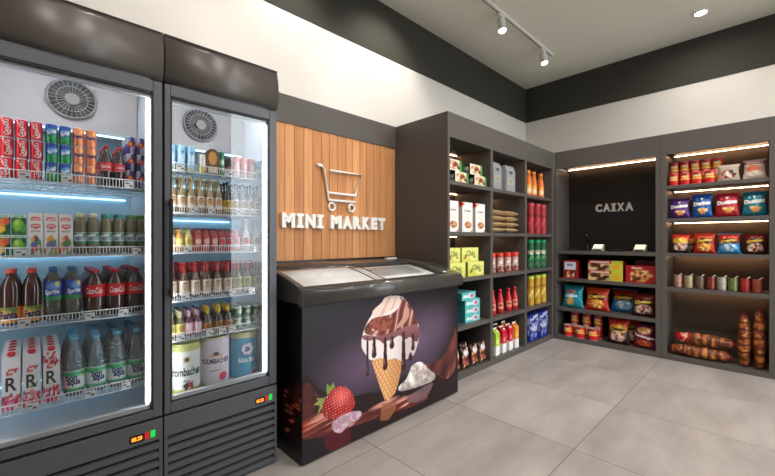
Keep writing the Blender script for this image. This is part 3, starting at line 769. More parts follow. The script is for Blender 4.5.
def orange_art(u,v):
    a=Art(u,v,S(242,146,98)); a.ell(.5,.55,.13,.22,S(250,170,120),.6,.7); a.ell(.6,.8,.05,.05,S(255,200,60)); a.blobs(20,(0,1,0,.4),.03,[S(235,110,50),S(250,160,100)],3); a.rect(0,1,0,.04,SILVER)
    return a.c
org=can('orange_soda_can',orange_art,r,h,[('Fanta',(30,40,100),0,.55,.031,.017,dict(rot=.12,bold=.05)),])
array(org,'orange soda can','drink can','orange soda cans on the top fridge shelf',f1('top'),[.137,.178],1.968,1.43,nlev=3,dz=.0742)
cola_liq=mat('cola_liquid',S(48,26,20),.12,coat=.4)
def redlabel(u,v): 
    a=Art(u,v,S(222,60,62)); a.rect(0,1,0,.06,S(245,220,215)); return a.c
pr=[(.017,0),(.0195,.006),(.0195,.03),(.0175,.045),(.0195,.06),(.0195,.10),(.014,.125),(.0085,.142),(.008,.158)]
def two(prof): return [(a*1.0,b) for a,b in prof]
pr=[(a*1.08,b) for a,b in pr]
cb=bottle('small_cola_bottle',pr,cola_liq,(.062,.098,.0214),redlabel,(.155,.17,.0092),plastic((196,16,24)),[('Coca-Cola',(255,250,245),0,.5,.034,.014,dict(shear=.3))])
array(cb,'small cola bottle','bottle','small cola bottles on the top fridge shelf',f1('top'),[.229,.274],1.968,1.43,nrow=4,dy=.044)
def energy_art(u,v):
    a=Art(u,v,S(178,182,196)); B_=S(36,44,120)
    f=((u*4)%1); up=(np.floor(u*4)%2==0)
    a.fill((up&(v>.5)).astype(float),B_); a.fill(((~up)&(v<=.5)).astype(float),B_)
    a.ell(.5,.55,.12,.16,S(205,40,50),.3); a.ell(.5,.57,.04,.08,S(240,190,50),.3)
    a.ell(.25,.5,.07,.1,S(205,40,50),.3); return a.c
en=can('energy_drink_can',energy_art,.0165,.0735,[],metal=ALU)
array(en,'blue-silver energy can','drink can','energy drink cans on the top fridge shelf',f1('top'),[.313,.350],1.968,1.43,nrow=3,dy=.04,nlev=3,dz=.0742)
# second shelf
def mango_art(u,v):
    a=Art(u,v,S(40,110,50)); a.blobs(22,(0,1,0,1),.14,[S(30,90,44),S(70,140,60),S(20,70,40)],2)
    a.ell(.35,.3,.34,.2,S(246,190,50),.4); a.ell(.5,.62,.26,.2,S(236,120,60),.3); a.ell(.78,.68,.18,.17,S(220,80,50),.3); a.rect(0,1,.86,1,S(222,240,226)); return a.c
def apple_art(u,v):
    a=Art(u,v,S(50,120,54)); a.blobs(22,(0,1,0,1),.14,[S(30,90,44),S(80,150,60),S(20,74,40)],5)
    a.ell(.45,.5,.36,.3,S(132,196,60),.25); a.ell(.36,.6,.14,.12,S(200,236,120),.9); a.ell(.8,.3,.2,.2,S(90,160,50),.3); a.rect(0,1,.86,1,S(222,240,226)); return a.c
c1=carton('juice_carton',.0395,.05,.0745,mango_art,A0(S(60,120,60)),S(220,235,220),texts=[('NECTAR',(30,110,60),0,.93,.7,.08)])
c2=carton('juice_carton',.0395,.05,.0745,apple_art,A0(S(60,130,60)),S(220,235,220),texts=[('NECTAR',(30,110,60),0,.93,.7,.08)])
place([c1,c2],[(-.078,1.945,1.143+.075*l,0,'small green carton with mango picture, %s of two, second shelf of drinks fridge'%('lower','upper')[l],0) for l in (0,1)]+
      [(-.035,1.945,1.143+.075*l,0,'small green carton with green apple, %s of two, second shelf of drinks fridge'%('lower','upper')[l],1) for l in (0,1)],'juice carton','small juice cartons on the second fridge shelf')
def kid_art(seed,c1_,c2_):
    def f(u,v):
        a=Art(u,v,S(246,240,236)); a.ell(.5,.84,.36,.075,S(220,50,50)); a.ell(.5,.84,.26,.03,S(250,220,215))
        q=random.Random(seed)
        a.ell(.5,.42,.24,.15,c1_,.3); a.ell(.5,.28,.36,.14,c2_,.4); a.ell(.28,.45,.14,.08,S(240,190,80),.3); a.ell(.74,.36,.14,.09,S(80,150,70),.3)
        a.blobs(16,(.05,.95,.02,.18),.1,[S(220,60,50),S(240,180,50),S(90,160,70),S(250,240,230)],seed)
        for i,c in enumerate((S(220,60,50),S(60,110,190),S(80,160,80),S(230,150,40))): a.ell(.25+.17*i,.69,.07,.035,c)
        return a.c
    return f
k1,k2,k3=kid_art(3,S(120,60,80),S(60,110,170)),kid_art(4,S(240,190,70),S(110,110,170)),kid_art(5,S(200,90,60),S(80,140,80))
cs3=[carton('juice_carton',.0405,.045,.13,k,A0(S(236,226,220)),S(235,225,220)) for k in (k1,k2,k3)]
nm3=['purple and blue fruit print','yellow fruit print','green and red fruit print']
place(cs3,[(x,1.945,1.143,0,'white carton with %s, front row, second shelf of drinks fridge'%nm3[i],i) for i,x in enumerate((.0105,.0545,.098))],'juice carton','tall juice cartons on the second fridge shelf')
cs4=[carton('juice_carton',.0405,.045,.162,k,A0(S(236,226,220)),S(235,225,220)) for k in (k1,k2,k3)]
place(cs4,[(x,1.995,1.143,0,'taller white carton behind the one with %s, second drinks shelf'%nm3[i],i) for i,x in enumerate((.0105,.0545,.098))],'juice carton','tall juice cartons on the second fridge shelf')
def tealabel(u,v):
    a=Art(u,v,S(226,236,234)); a.poly([(0,.75),(1,.95),(1,1),(0,1)],S(40,120,80)); a.rect(0,1,0,.18,S(50,130,90)); a.ell(.62,.75,.08,.2,S(60,150,70)); return a.c
tl=clear('tea_pet',(.55,.5,.38),.55,1.45,body=S(158,146,112),rough=.05)
prt=[(.016,0),(.0195,.006),(.0185,.03),(.0195,.04),(.0195,.09),(.0185,.105),(.0195,.12),(.0175,.138),(.0135,.15)]
teas=[bottle('iced_tea_bottle',prt,tl,(.042,.088,.0199),tealabel,(.148,.166,.0145),plastic(c),[('NESTEA',(24,50,130),0,.45,.036,.016,dict(bold=.03))]) for c in ((226,214,178),(40,150,132),(90,170,70))]
for i,(nm,xs) in enumerate((('cream-capped tea bottle',(.143,.184)),('teal-capped tea bottle',(.229,.271)),('green-capped tea bottle',(.316,.354)))):
    sp=[]
    for r_ in range(2):
        for k,x in enumerate(xs): sp.append((x,1.968+r_*.044,1.143,0,'%s, %s of its pair, %s row, drinks fridge second shelf'%(nm,('left','right')[k],('front','second')[r_])))
    place(teas[i],sp,'bottle','iced tea bottles on the second fridge shelf')
# third shelf: large PET bottles
def pet(name,r,h,mt,lab,lart,capc,texts,nk=.45):
    pr=[(r*.8,0),(r,.008),(r*.97,h*.12),(r,h*.16),(r,h*.62),(r*.96,h*.69),(r*.78,h*.79),(r*.45,h*.885),(r*.36,h*.95)]
    return bottle(name,pr,mt,(lab[0]*h,lab[1]*h,r*1.015),lart,(h*.93,h,r*nk),plastic(capc),texts,n=22)
def orl(u,v): 
    a=Art(u,v,S(244,150,60)); a.ell(.5,.85,.15,.25,S(90,130,50)); a.ell(.35,.5,.2,.3,S(250,190,90),.8); a.rect(0,1,0,.08,S(250,190,60)); return a.c
fo=pet('orange_soda_bottle',.0283,.205,mat('dark_soda',S(70,34,26),.12,coat=.5),(.05,.33),orl,(232,84,62),[('Fanta',(34,30,90),0,.5,.05,.032,dict(bold=.05,rot=.05))])
array(fo,'large orange-label soda bottle','bottle','large orange-label bottles on the third fridge shelf',f1('third'),[-.0566,.001],1.976,.883,nrow=3,dy=.06)
def greyl(u,v):
    a=Art(u,v,S(150,150,152)); a.ring(.5,.5,.12,.3,.2,S(40,40,46)); return a.c
gb=pet('tonic_bottle',.0283,.205,mat('grey_soda',S(150,146,144),.15,coat=.5),(.25,.6),greyl,(200,200,205),[])
place(gb,[(-.113,1.976,.883,0,'large bottle with grey round emblem label, cut off by frame, third shelf')],'bottle','large bottles on the third fridge shelf')
def spl(u,v):
    a=Art(u,v,S(32,64,160)); a.rect(0,1,0,.22,S(36,140,70)); a.ell(.55,.75,.1,.2,S(120,170,220),.8); a.ell(.6,.85,.04,.12,S(240,230,80)); return a.c
sp_=pet('lemon_soda_bottle',.0283,.205,clear('lemon_pet',(.62,.66,.6),.35,1.5,body=S(140,140,122),rough=.03),(.40,.76),spl,(44,98,150),[('Sprite',(245,250,250),0,.4,.046,.024,dict(rot=.1,shear=.2,bold=.03))])
array(sp_,'large blue-label lemon bottle','bottle','large lemon soda bottles on the third fridge shelf',f1('third'),[.0615,.120],1.976,.883,nrow=3,dy=.06)
def col(u,v): return Art(u,v,S(222,28,34)).c
cl=pet('cola_bottle',.0338,.192,mat('cola_pet',S(66,38,30),.1,coat=.6),(.42,.68),col,(200,14,34),[('Coca-Cola',(252,250,248),0,.52,.058,.026,dict(shear=.3,bold=.015))])
array(cl,'large cola bottle','bottle','large cola bottles on the third fridge shelf',f1('third'),[.192,.2625,.3335],1.98,.883,nrow=5,dy=.07)
# fourth shelf
def pom(seed):
    def f(u,v):
        a=Art(u,v,S(240,238,238)); 
        cols=[S(205,24,50),S(226,60,90),S(160,16,40),S(240,130,150)]
        a.blobs(60,(0,1,-.02,.30),.09,cols,seed,asp=.35)
        if seed==1: a.ell(.45,.12,.3,.1,S(214,50,110),.2); a.ell(.45,.12,.2,.06,S(240,150,180),.4)
        if seed==2: a.poly([(.3,.36),(.5,.44),(.85,.47),(.8,.40),(.5,.36)],S(110,170,60))
        if seed==3: a.blobs(24,(0,1,.80,1),.09,cols,9,asp=.35)
        a.poly([(.15,.70),(.35,.77),(.75,.79),(.9,.77),(.7,.70),(.4,.68)],S(214,36,56)); a.ell(.5,.735,.16,.012,WHITE)
        return a.c
    return f
def rc(seed):
    w,d,hh=.0485,.05,.195
    def top(t):
        pb=PB(); pb.grid(lambda u,v:((u-.5)*w,v*.03,hh+v*.02),A0(S(236,234,234)),2,2,False).grid(lambda u,v:((u-.5)*w,.03+v*.02,hh+.02-v*.02),A0(S(236,234,234)),2,2,False)
        pb.grid(lambda u,v:(-w/2+0*u,u*.03,hh+v*u*.02),A0(S(225,222,222)),1,1,False)
        pb.build('gable',PM,t)
        tilt=[]; m=MB(); m.lathe([(.0115,0),(.0115,.006),(.009,.0075)],plastic((208,20,40)),16)
        M_=Matrix.Translation((0,.013,hh+.009))@Matrix.Rotation(math.radians(34),4,'X')
        m.v=[tuple(M_@Vector(p)) for p in m.v]; m.build('cap',t)
    return carton('juice_carton',w,d,hh,pom(seed),A0(S(205,60,80)) if seed==3 else A0(S(214,200,204)),S(236,234,234),texts=[('R',(36,46,44),0,.50,.62,.26,dict(bold=.02))],top=top)
R3=[rc(1),rc(2),rc(3)]
nmR=['pomegranate picture','green leaf','red berries at its top']
sp=[]
for i,x in enumerate((-.055,-.0005,.055)):
    for r_ in range(5): sp.append((x,1.945+r_*.054,.57,0,'white carton with letter R and %s, %s row, bottom drinks rack'%(nmR[i],'front' if r_==0 else ORD[r_]),i))
place(R3,sp,'juice carton','white R juice cartons on the lowest fridge rack')
water=clear('water_pet',(.78,.88,.92),.28,1.42,body=S(196,222,232),rough=.02)
def wl(u,v):
    a=Art(u,v,S(226,240,240)); a.poly([(0,0),(1,0),(1,.25),(.6,.1),(.3,.15),(0,.3)],S(60,180,110)); a.poly([(0,.8),(.5,.7),(1,.95),(1,1),(0,1)],S(70,190,130)); a.ell(.7,.8,.1,.14,S(60,170,70)); a.rect(0,.2,0,1,S(70,180,150)); a.rect(.8,1,0,1,S(70,180,150)); return a.c
r,h=.0345,.235
prw=[(r*.85,0),(r,.008),(r*.94,h*.05),(r,h*.09),(r,h*.46),(r*.96,h*.52),(r*.90,h*.6),(r*.7,h*.74),(r*.42,h*.86),(r*.36,h*.95)]
wb=bottle('water_bottle',prw,water,(h*.1,h*.44,r*1.015),wl,(h*.93,h,r*.42),plastic((110,190,226)),[('bon',(20,40,96),-.006,.66,.036,.026,dict(bold=.04)),('aqua',(20,40,96),.002,.36,.042,.026,dict(bold=.04))],n=22)
array(wb,'clear water bottle','bottle','water bottles on the lowest fridge rack','drinks fridge bottom rack',[.126,.197,.268,.339],1.984,.57,nrow=4,dy=.0716)

# ================= beer fridge =================
BF='beer fridge %s shelf'
def plainart(base,*ops):
    def f(u,v):
        a=Art(u,v,base)
        for o in ops: getattr(a,o[0])(*o[1:])
        return a.c
    return f
lb_=can('seltzer_can',plainart(S(150,196,220),('ell',.5,.5,.12,.2,S(205,228,236),.5),('rect',0,1,0,.12,S(190,190,140)),('ell',.5,.72,.06,.06,S(60,110,160))),.0188,.122)
array(lb_,'pale blue drink can','drink can','pale blue cans on the top shelf of the beer fridge',BF%'top',[.475,.5165,.560],1.968,1.531,nrow=2,dy=.045)
wc=can('wine_can',plainart(S(232,228,214),('rect',0,1,0,.45,S(214,196,90)),('ell',.5,.5,.1,.2,S(240,240,235))),.0195,.09)
place(wc,[(.611,1.968,1.531,0,'squat white and yellow can beside the brown carrier, top shelf')],'drink can','assorted cans on the top shelf of the beer fridge')
t=thing('beer_carrier')
pts=[(-.034,0),(.034,0),(.034,.075)]+[(.034*math.cos(k*PI/12),.085+.04*math.sin(k*PI/12)) for k in range(13)]+[(-.034,.075)]
MB().prism(pts,0,.05,mat('carrier_brown',S(92,62,36),.6),'y').build('sleeve',t)
MB().prism([(.02*math.cos(k*PI/12),.078+.034*math.sin(k*PI/12)) for k in range(24)],-.0015,0,mat('carrier_gold',S(206,146,62),.5),'y').build('oval_label',t)
MB().box(-.022,.022,-.0015,0,.004,.036,mat('carrier_cream',S(214,196,160),.5)).build('lower_label',t)
place(t,[(.655,1.95,1.531,0,'brown arched beer carrier with golden oval label, top shelf of beer fridge')],'beer carrier','assorted cans on the top shelf of the beer fridge')
gc=can('green_beer_can',plainart(S(36,110,84),('ell',.5,.55,.1,.12,S(190,210,190),.4),('rect',0,1,.2,.28,S(180,190,160))),.0165,.118)
place(gc,[(.702,1.968,1.531,0,'tall green beer can beside the brown carrier, top shelf'),(.702,2.01,1.531,0,'tall green beer can in second row behind another, top shelf')],'drink can','assorted cans on the top shelf of the beer fridge')
dc=can('dark_beer_can',plainart(S(60,42,34),('rect',0,1,.2,.5,S(170,90,60))),.0165,.09)
place(dc,[(.740,1.968,1.531,0,'short dark brown can between green and pink cans, top shelf')],'drink can','assorted cans on the top shelf of the beer fridge')
pc=can('pink_can',plainart(S(214,130,126),('ell',.5,.5,.1,.2,S(236,190,180),.5),('rect',0,1,0,.2,S(220,190,180))),.0175,.108)
array(pc,'pink drink can','drink can','pink cans on the top shelf of the beer fridge',BF%'top',[.782,.822,.862],1.968,1.531,nrow=2,dy=.042)
bc=can('blue_can',plainart(S(130,180,200),('rect',0,1,.3,.5,S(220,230,230))),.0165,.1)
place(bc,[(.897,1.968,1.531,0,'pale blue can at the far end beside pink cans, top beer shelf')],'drink can','assorted cans on the top shelf of the beer fridge')
# beer bottles
def beer(name,r,h,mt,lz,lart,capc,neck=None,texts=(),sh=.52):
    pr=[(r*.9,0),(r,.005),(r,h*sh),(r*.84,h*(sh+.06)),(r*.46,h*(sh+.16)),(r*.35,h*(sh+.24)),(r*.33,h*.95)]
    nk=([(r*.44,h*(sh+.18)),(r*.38,h*(sh+.25)),(r*.37,h*.95)],neck) if neck else None
    return bottle(name,pr,mt,(lz[0]*h,lz[1]*h,r*1.02),lart,(h*.945,h,r*.42),plastic(capc),texts,n=16,neck=nk)
pale=clear('pale_beer_glass',(.86,.76,.58),.5,1.45,body=S(206,178,132),rough=.03)
amber=mat('amber_glass',S(84,48,26),.1,coat=.6); darkg=mat('dark_bottle_glass',S(28,22,18),.1,coat=.6); redl=mat('red_drink',S(176,48,44),.12,coat=.5)
yel=mat('amber_drink',S(196,146,60),.12,coat=.5); palel=mat('pale_drink',S(208,190,120),.12,coat=.5)
def lab(base,c1,c2=None):
    def f(u,v):
        a=Art(u,v,base); a.ell(.5,.6,.12,.3,c1,.3)
        a.rect(.36,.64,.12,.22,c2 or c1); a.rect(.40,.60,.82,.9,c2 or c1); return a.c
    return f
wb1=beer('clear_beer_bottle',.018,.172,pale,(.12,.46),lab(S(232,220,196),S(196,140,80),S(90,70,60)),(214,190,130))
array(wb1,'pale golden beer bottle','bottle','pale beer bottles on the second shelf of the beer fridge',BF%'second',[.478,.519,.561,.603,.645,.688],1.966,1.334,nrow=3,dy=.043)
wb2=beer('dark_wine_bottle',.0180,.165,darkg,(.06,.42),lab(S(222,190,60),S(150,110,30),S(40,30,20)),(30,26,24))
array(wb2,'dark bottle with yellow label','bottle','dark bottles on the second shelf of the beer fridge','beer fridge second shelf',[.731],1.966,1.334,nrow=3,dy=.043)
wb3=beer('spirit_bottle',.0175,.16,mat('frosted_bottle',S(150,146,150),.2,coat=.5),(.06,.48),lab(S(236,232,220),S(180,160,120),S(60,60,70)),(60,60,66))
array(wb3,'grey bottle with cream label','bottle','grey bottles on the second shelf of the beer fridge','beer fridge second shelf',[.774,.815,.854,.892],1.966,1.334,nrow=3,dy=.043)
def stub(mt,lart,capc): return beer('ready_drink_bottle',.0176,.112,mt,(.15,.58),lart,capc,sh=.62)
S3=[stub(yel,lab(S(222,190,90),S(250,230,150)),(60,50,40)),stub(palel,lab(S(226,206,130),S(190,160,60)),(60,50,40)),stub(redl,lab(S(190,90,80),S(230,190,180)),(50,30,30)),stub(mat('crimson_drink',S(170,18,40),.12,coat=.5),lab(S(150,150,150),S(220,60,60)),(70,120,120)),stub(mat('pink_drink',S(236,140,140),.2,coat=.5),lab(S(240,220,215),S(230,120,120)),(235,225,225))]
ds3=['amber drink bottle','pale yellow drink bottle','red drink bottle','crimson drink bottle','pink drink bottle']
array(S3,ds3,'bottle','short mixed-drink bottles on the third shelf of the beer fridge',BF%'third',[.508,.549,.590,.629,.668,.706,.741,.779],1.966,1.145,nrow=3,dy=.042,kinds=[0,1,2,2,2,3,3,4])
s1b=stub(mat('clear_drink',S(214,208,196),.2,coat=.5),lab(S(236,232,226),S(180,180,180)),(90,80,70))
array(s1b,'whitish drink bottle by the handle','bottle','short mixed-drink bottles on the third shelf of the beer fridge','beer fridge third shelf',[.4735],1.966,1.145,nrow=2,dy=.042)
wt=beer('white_bottle',.0205,.166,mat('white_glass',S(226,222,222),.25,coat=.5),(.08,.45),lab(S(238,226,222),S(200,60,60),S(40,40,60)),(240,240,240))
array(wt,'tall white bottle, red-edged label','bottle','tall white bottles on the third shelf of the beer fridge','beer fridge third shelf',[.830,.886],1.966,1.145,nrow=2,dy=.046)
rf=mat('red_neck_foil',S(176,34,36),.35,coat=.3)
br=beer('brown_beer_bottle',.0196,.167,amber,(.08,.50),lab(S(238,222,200),S(190,164,140),S(70,50,44)),(176,30,34),neck=rf)
br2=beer('brown_beer_bottle',.0196,.167,amber,(.08,.50),lab(S(206,200,120),S(120,120,60),S(60,60,40)),(176,30,34),neck=rf)
array([br,br2],['brown bottle with beige label','brown bottle, lime label'],'bottle','red-necked beer bottles on the fourth shelf of the beer fridge','beer fridge fourth shelf',[.478,.529,.580,.632,.683,.735,.787,.838,.890],1.966,.921,nrow=4,dy=.046,kinds=[0]*6+[1]*3)
y5=[beer('small_beer_bottle',.0185,.13,mat('olive_glass',S(90,86,40),.12,coat=.5),(.08,.5),lab(S(226,214,130),S(160,140,60)),(60,56,50),neck=mat('cream_foil',S(222,214,170),.4)),
    beer('small_beer_bottle',.0185,.13,mat('wine_glass',S(90,40,56),.12,coat=.5),(.08,.5),lab(S(236,176,190),S(240,225,228)),(60,50,60),neck=mat('pink_foil',S(230,180,194),.4)),
    beer('small_beer_bottle',.0195,.132,darkg,(.06,.40),lab(S(196,140,60),S(120,70,30)),(206,160,60),neck=mat('gold_foil',S(206,160,56),.35,metal=.4))]
array(y5,['bottle with yellow label','bottle with pink label','black bottle, gold foil'],'bottle','small beer bottles on the fifth shelf of the beer fridge',BF%'fifth',[.475,.513,.551,.590,.637,.690,.737],1.966,.736,nrow=3,dy=.042,kinds=[0,0,1,1,2,2,2])
gg=can('green_can',plainart(S(52,120,70),('ell',.5,.5,.12,.2,S(206,216,196),.4),('rect',0,1,.75,.9,S(200,206,196))),.0205,.0575)
array(gg,'small green can','drink can','small green cans on the fifth shelf of the beer fridge','beer fridge fifth shelf',[.789,.838,.887],1.97,.736,nrow=3,dy=.046,nlev=2,dz=.0583)
# party kegs
def keg(body,texts,extra=None,ring=S(206,200,120)):
    t=thing('beer_keg'); r,h=.071,.236
    def P(u,v):
        a=(u-.5)*2*PI; rr=r*(1-.12*np.clip((.07-v)/.07,0,1)**2-.12*np.clip((v-.93)/.07,0,1)**2-.012*((abs(v-.16)<.012)|(abs(v-.84)<.012)))
        return rr*np.sin(a),-rr*np.cos(a),v*h
    PB().grid(P,body,72,40).build('body',PG,t)
    MB().lathe([(r*.9,h-.004),(r*.92,h+.003),(r*.86,h+.003),(r*.85,h-.006),(.0001,h-.006)],mat('keg_rim',ring,.3,metal=.6),28).build('rim',t)
    for tx in texts: lettering(tx[0],inkm(tx[1]),t,cyl(r,.0008),tx[2],tx[3]*h,tx[4],tx[5],**(tx[6] if len(tx)>6 else {}))
    return t
def kb1(u,v):
    a=Art(u,v,S(232,236,230)); a.rect(0,1,.86,1,S(196,200,120)); a.rect(0,1,0,.1,S(190,186,96)); a.ell(.5,.70,.035,.07,S(206,190,130)); a.ell(.5,.70,.02,.04,S(70,50,40)); a.poly([(.60,.42),(.66,.5),(.66,.38),(.61,.34)],S(40,150,80))
    a.blobs(7,(.48,.56,.13,.24),.02,[S(180,20,30),S(60,14,20)],4,asp=2); return a.c
def kb2(u,v):
    a=Art(u,v,S(224,216,222)); a.ell(.5,.64,.09,.02,S(206,170,130)); a.ell(.5,.68,.03,.035,S(70,50,60)); a.ell(.58,.18,.05,.09,S(206,30,60)); a.rect(.3,.7,.36,.372,S(190,150,130)); return a.c
def kb3(u,v):
    a=Art(u,v,S(46,150,184)); a.rect(0,1,.9,1,S(200,196,140)); a.ell(.53,.64,.085,.17,S(30,60,110)); a.ell(.53,.64,.07,.14,S(226,234,240)); 
    for k in range(6): a.fill((np.abs(np.sin(np.arctan2((v-.64)*1.9,(u-.53)*4)*1.0+k*PI/6))<.05).astype(float)*(((u-.53)/.075)**2+((v-.64)/.15)**2<1),S(30,60,110))
    a.ell(.53,.64,.03,.06,S(30,60,110)); a.ell(.62,.08,.05,.04,S(206,40,90)); return a.c
kegs=[keg(kb1,[('Krombacher',(30,34,32),-.008,.46,.150,.040,dict(bold=.025)),('Pils',(60,60,60),0,.27,.03,.012,dict(shear=.2))]),
      keg(kb2,[('KULMBACHER',(44,52,80),0,.52,.140,.026,dict(bold=.03)),('edelherb',(150,90,80),0,.32,.06,.009)],ring=S(196,196,200)),
      keg(kb3,[('Büble Bier',(236,240,240),.01,.40,.09,.026,dict(bold=.02))])]
place(kegs,[(.538,2.0,.4655,-.1,'white beer keg with black gothic lettering and ladybird, fridge bottom',0),(.686,2.02,.4655,-.2,'white beer keg with grey-blue capital lettering, between two other kegs',1),(.838,2.02,.4655,-.25,'turquoise blue beer keg with round crest, fridge bottom',2)],'beer keg','beer kegs at the bottom of the beer fridge')
# ================= long wall unit =================
UC='long shelving unit'
def food1(u,v):
    a=Art(u,v,S(232,226,206)); a.rect(.82,1,0,1,S(80,150,70)); a.ell(.42,.5,.36,.4,S(214,150,110),.2)
    a.blobs(16,(.2,.7,.25,.75),.12,[S(190,80,60),S(226,190,140),S(120,60,40),S(236,220,180)],6,asp=1.2); a.ell(.78,.3,.1,.15,S(60,40,34)); return a.c
def end1(u,v):
    a=Art(u,v,S(30,34,36)); a.rect(0,.25,0,1,S(60,150,70)); a.ell(.6,.55,.25,.2,S(210,215,210),.3); a.rect(.4,.9,.2,.3,S(150,160,160)); return a.c
fb=carton('ready_meal_box',.2,.085,.094,food1,end1,S(90,160,80),PG)
y=1.895
place(fb,[(2.72,y,1.70,0,'green ready meal box, bottom layer, nearest the freezer, top compartment'),(3.017,y,1.70,0,'green ready meal box, bottom layer, second from the freezer, top compartment'),
  (2.615,y,1.795,0,'green ready meal box on top of the stack, partly cut off by side panel'),(2.945,y,1.795,0,'green ready meal box on top layer, away from the side panel')],'food box','ready meal boxes in the top compartment')
def cook(u,v):
    a=Art(u,v,S(240,236,232)); a.poly([(0,1),(.3,1),(.18,.92),(0,.86)],S(206,40,40)); a.ell(.55,.24,.36,.12,S(206,150,100),.2); a.blobs(14,(.3,.8,.16,.3),.09,[S(170,104,60),S(226,180,130),S(120,66,40)],8,asp=.5)
    a.poly([(.8,0),(1,0),(1,.14)],S(206,40,40)); a.ell(.4,.5,.1,.03,S(240,206,150)); a.ell(.6,.46,.08,.03,S(240,206,150)); return a.c
wbx=carton('biscuit_box',.16,.075,.268,cook,plainart(S(206,200,196),('rect',0,1,.86,1,S(200,60,50))),S(220,214,210),PM,texts=[('Cookies',(60,70,110),0,.72,.62,.07,dict(shear=.2))])
place(wbx,[(2.615,1.915,1.27,0,'white biscuit box with cookie picture, partly hidden by the side panel'),(2.835,1.915,1.27,0,'white biscuit box with cookie picture, middle of the three'),(3.045,1.915,1.27,0,'white biscuit box with cookie picture, beside the divider')],'biscuit box','white biscuit boxes')
def tea(u,v):
    a=Art(u,v,S(214,218,106)); a.grad(S(200,204,80),S(226,228,130)); a.ell(.7,.3,.22,.2,S(232,226,150),.6); a.poly([(.1,.25),(.2,.5),(.3,.55),(.25,.3),(.15,.2)],S(140,80,50)); a.ell(.75,.35,.1,.1,S(150,170,70),.4); return a.c
tk=[carton('tea_box',w,.13,.13,tea,A0(S(150,150,40)),S(204,208,90),PM,texts=[('Chás',(40,50,34),.02,.62,.5,.36,dict(shear=.2,bold=.01))]) for w in (.262,.18)]
place(tk,[(2.649,1.9,.87,0,'yellow-green tea box, bottom layer, nearest the side panel',0),(2.95,1.9,.87,0,'yellow-green tea box, bottom layer, away from the side panel',0),(2.856,1.9,1.0005,0,'yellow-green tea box, top layer, above the gap between two',0),(2.612,1.9,1.0005,0,'narrow yellow-green tea box, top layer, against the side panel',1)],'tea box','yellow-green tea boxes')
def teal(u,v):
    a=Art(u,v,S(90,182,184)); a.ell(.68,.5,.22,.36,S(226,224,230),.4); a.ell(.72,.5,.12,.24,S(190,90,120),.4); a.rect(.08,.45,.3,.55,S(200,232,232)); return a.c
tb=carton('soap_box',.24,.2,.068,teal,A0(S(40,130,134)),S(110,196,196),PM,texts=[('Menta',(240,250,250),-.22,.6,.32,.32,dict(bold=.02))])
place(tb,[(2.925,1.92,.45+.069*k,0,'teal soap box, %s of the stack of four beside the freezer'%('bottom','second up','third up')[k]) for k in range(3)]+[(2.865,1.92,.657,.06,'teal soap box at the very top of its stack, shifted sideways')],'soap box','teal boxes stacked beside the freezer')
def choc(u,v):
    a=Art(u,v,S(48,22,20)); a.blobs(20,(.1,.9,.1,.9),.1,[S(210,150,70),S(150,50,40),S(70,30,24),S(232,196,140)],4); a.ell(.5,.75,.3,.14,S(226,216,220),.4); a.ell(.3,.3,.15,.1,S(200,60,50)); return a.c
cb_=bag('chocolate_pack',.128,.185,.05,choc,[('Choco',(240,236,240),0,.75,.55,.12,dict(bold=.02))],lean=.12,nu=20,nv=20)
place(cb_,[(x,1.89,.05,0,'dark chocolate pack, %s, front row on the bottom shelf'%n) for x,n in ((2.66,'nearest the freezer'),(2.805,'second from the freezer'),(2.95,'third from the freezer'),(3.083,'beside the divider'))]+
  [(2.72,1.98,.05,0,'dark chocolate pack in the second row, nearest the freezer'),(2.92,1.98,.05,0,'dark chocolate pack in the second row, nearest the divider')],'chocolate pack','dark chocolate packs on the bottom shelf')
def coffee(u,v):
    a=Art(u,v,S(146,148,153)); a.rect(.25,.72,.28,.52,S(176,176,150)); a.ell(.5,.74,.2,.06,S(60,64,72),.3); a.ell(.48,.4,.14,.08,S(140,140,110)); a.rect(0,1,.93,1,S(130,132,138)); return a.c
cf=carton('coffee_bag',.17,.09,.278,coffee,A0(S(176,178,184)),S(150,152,158),PM,texts=[('Café',(54,58,66),0,.74,.4,.07,dict(shear=.2,bold=.02))])
for ch in cf.children:
    if ch.name.startswith('box_body'):          # pinch the folded top of the pouch
        for v_ in ch.data.vertices:
            k=max(0,(v_.co.z/.278-.8)/.2); v_.co.y=v_.co.y*(1-.55*k)+.045*.55*k
place(cf,[(3.36,1.915,1.70,.05,'grey coffee bag next to the divider, top shelf of second column'),(3.63,1.915,1.70,-.05,'grey coffee bag farther from the freezer, top shelf of second column')],'coffee bag','grey coffee bags')
# wafer / noodle packs lying in layers
def pillow(name,w,d,h,art,m=FOIL):
    t=thing(name)
    def P(s):
        def f(u,v):
            U=2*u-1;V=2*v-1; b=(np.clip(1-U**4,0,1)*np.clip(1-V**2,0,1)**.6)*h/2
            return U*w/2*(1-.04*np.sin(12*V)), V*d/2, h/2+s*b+.002*np.sin(17*U)*np.sin(9*V)*b/h*2
        return f
    PB().grid(P(1),art,26,14).grid(P(-1),art,26,14).build('wrapper',m,t); return t
def noodle(u,v):
    a=Art(u,v,S(190,156,110)); s=np.sin(u*60+4*np.sin(v*8))*np.sin(v*26); a.fill((s>.1)*.8,S(226,204,160)); a.fill((s<-.4)*.85,S(92,62,40)); a.rect(0,.06,0,1,S(206,180,140)); a.rect(.94,1,0,1,S(206,180,140)); return a.c
nd=pillow('noodle_pack',.26,.15,.0545,noodle)
place(nd,[((3.365,3.64)[k]+.006*(l%2),1.965,1.273+.0585*l,.06*((l*3+k)%3-1),'golden noodle pack, %s layer, %s half of the shelf'%(('bottom','second','third','top')[l],('left','right')[k])) for l in range(4) for k in (0,1)],'noodle pack','golden noodle packs in layers')
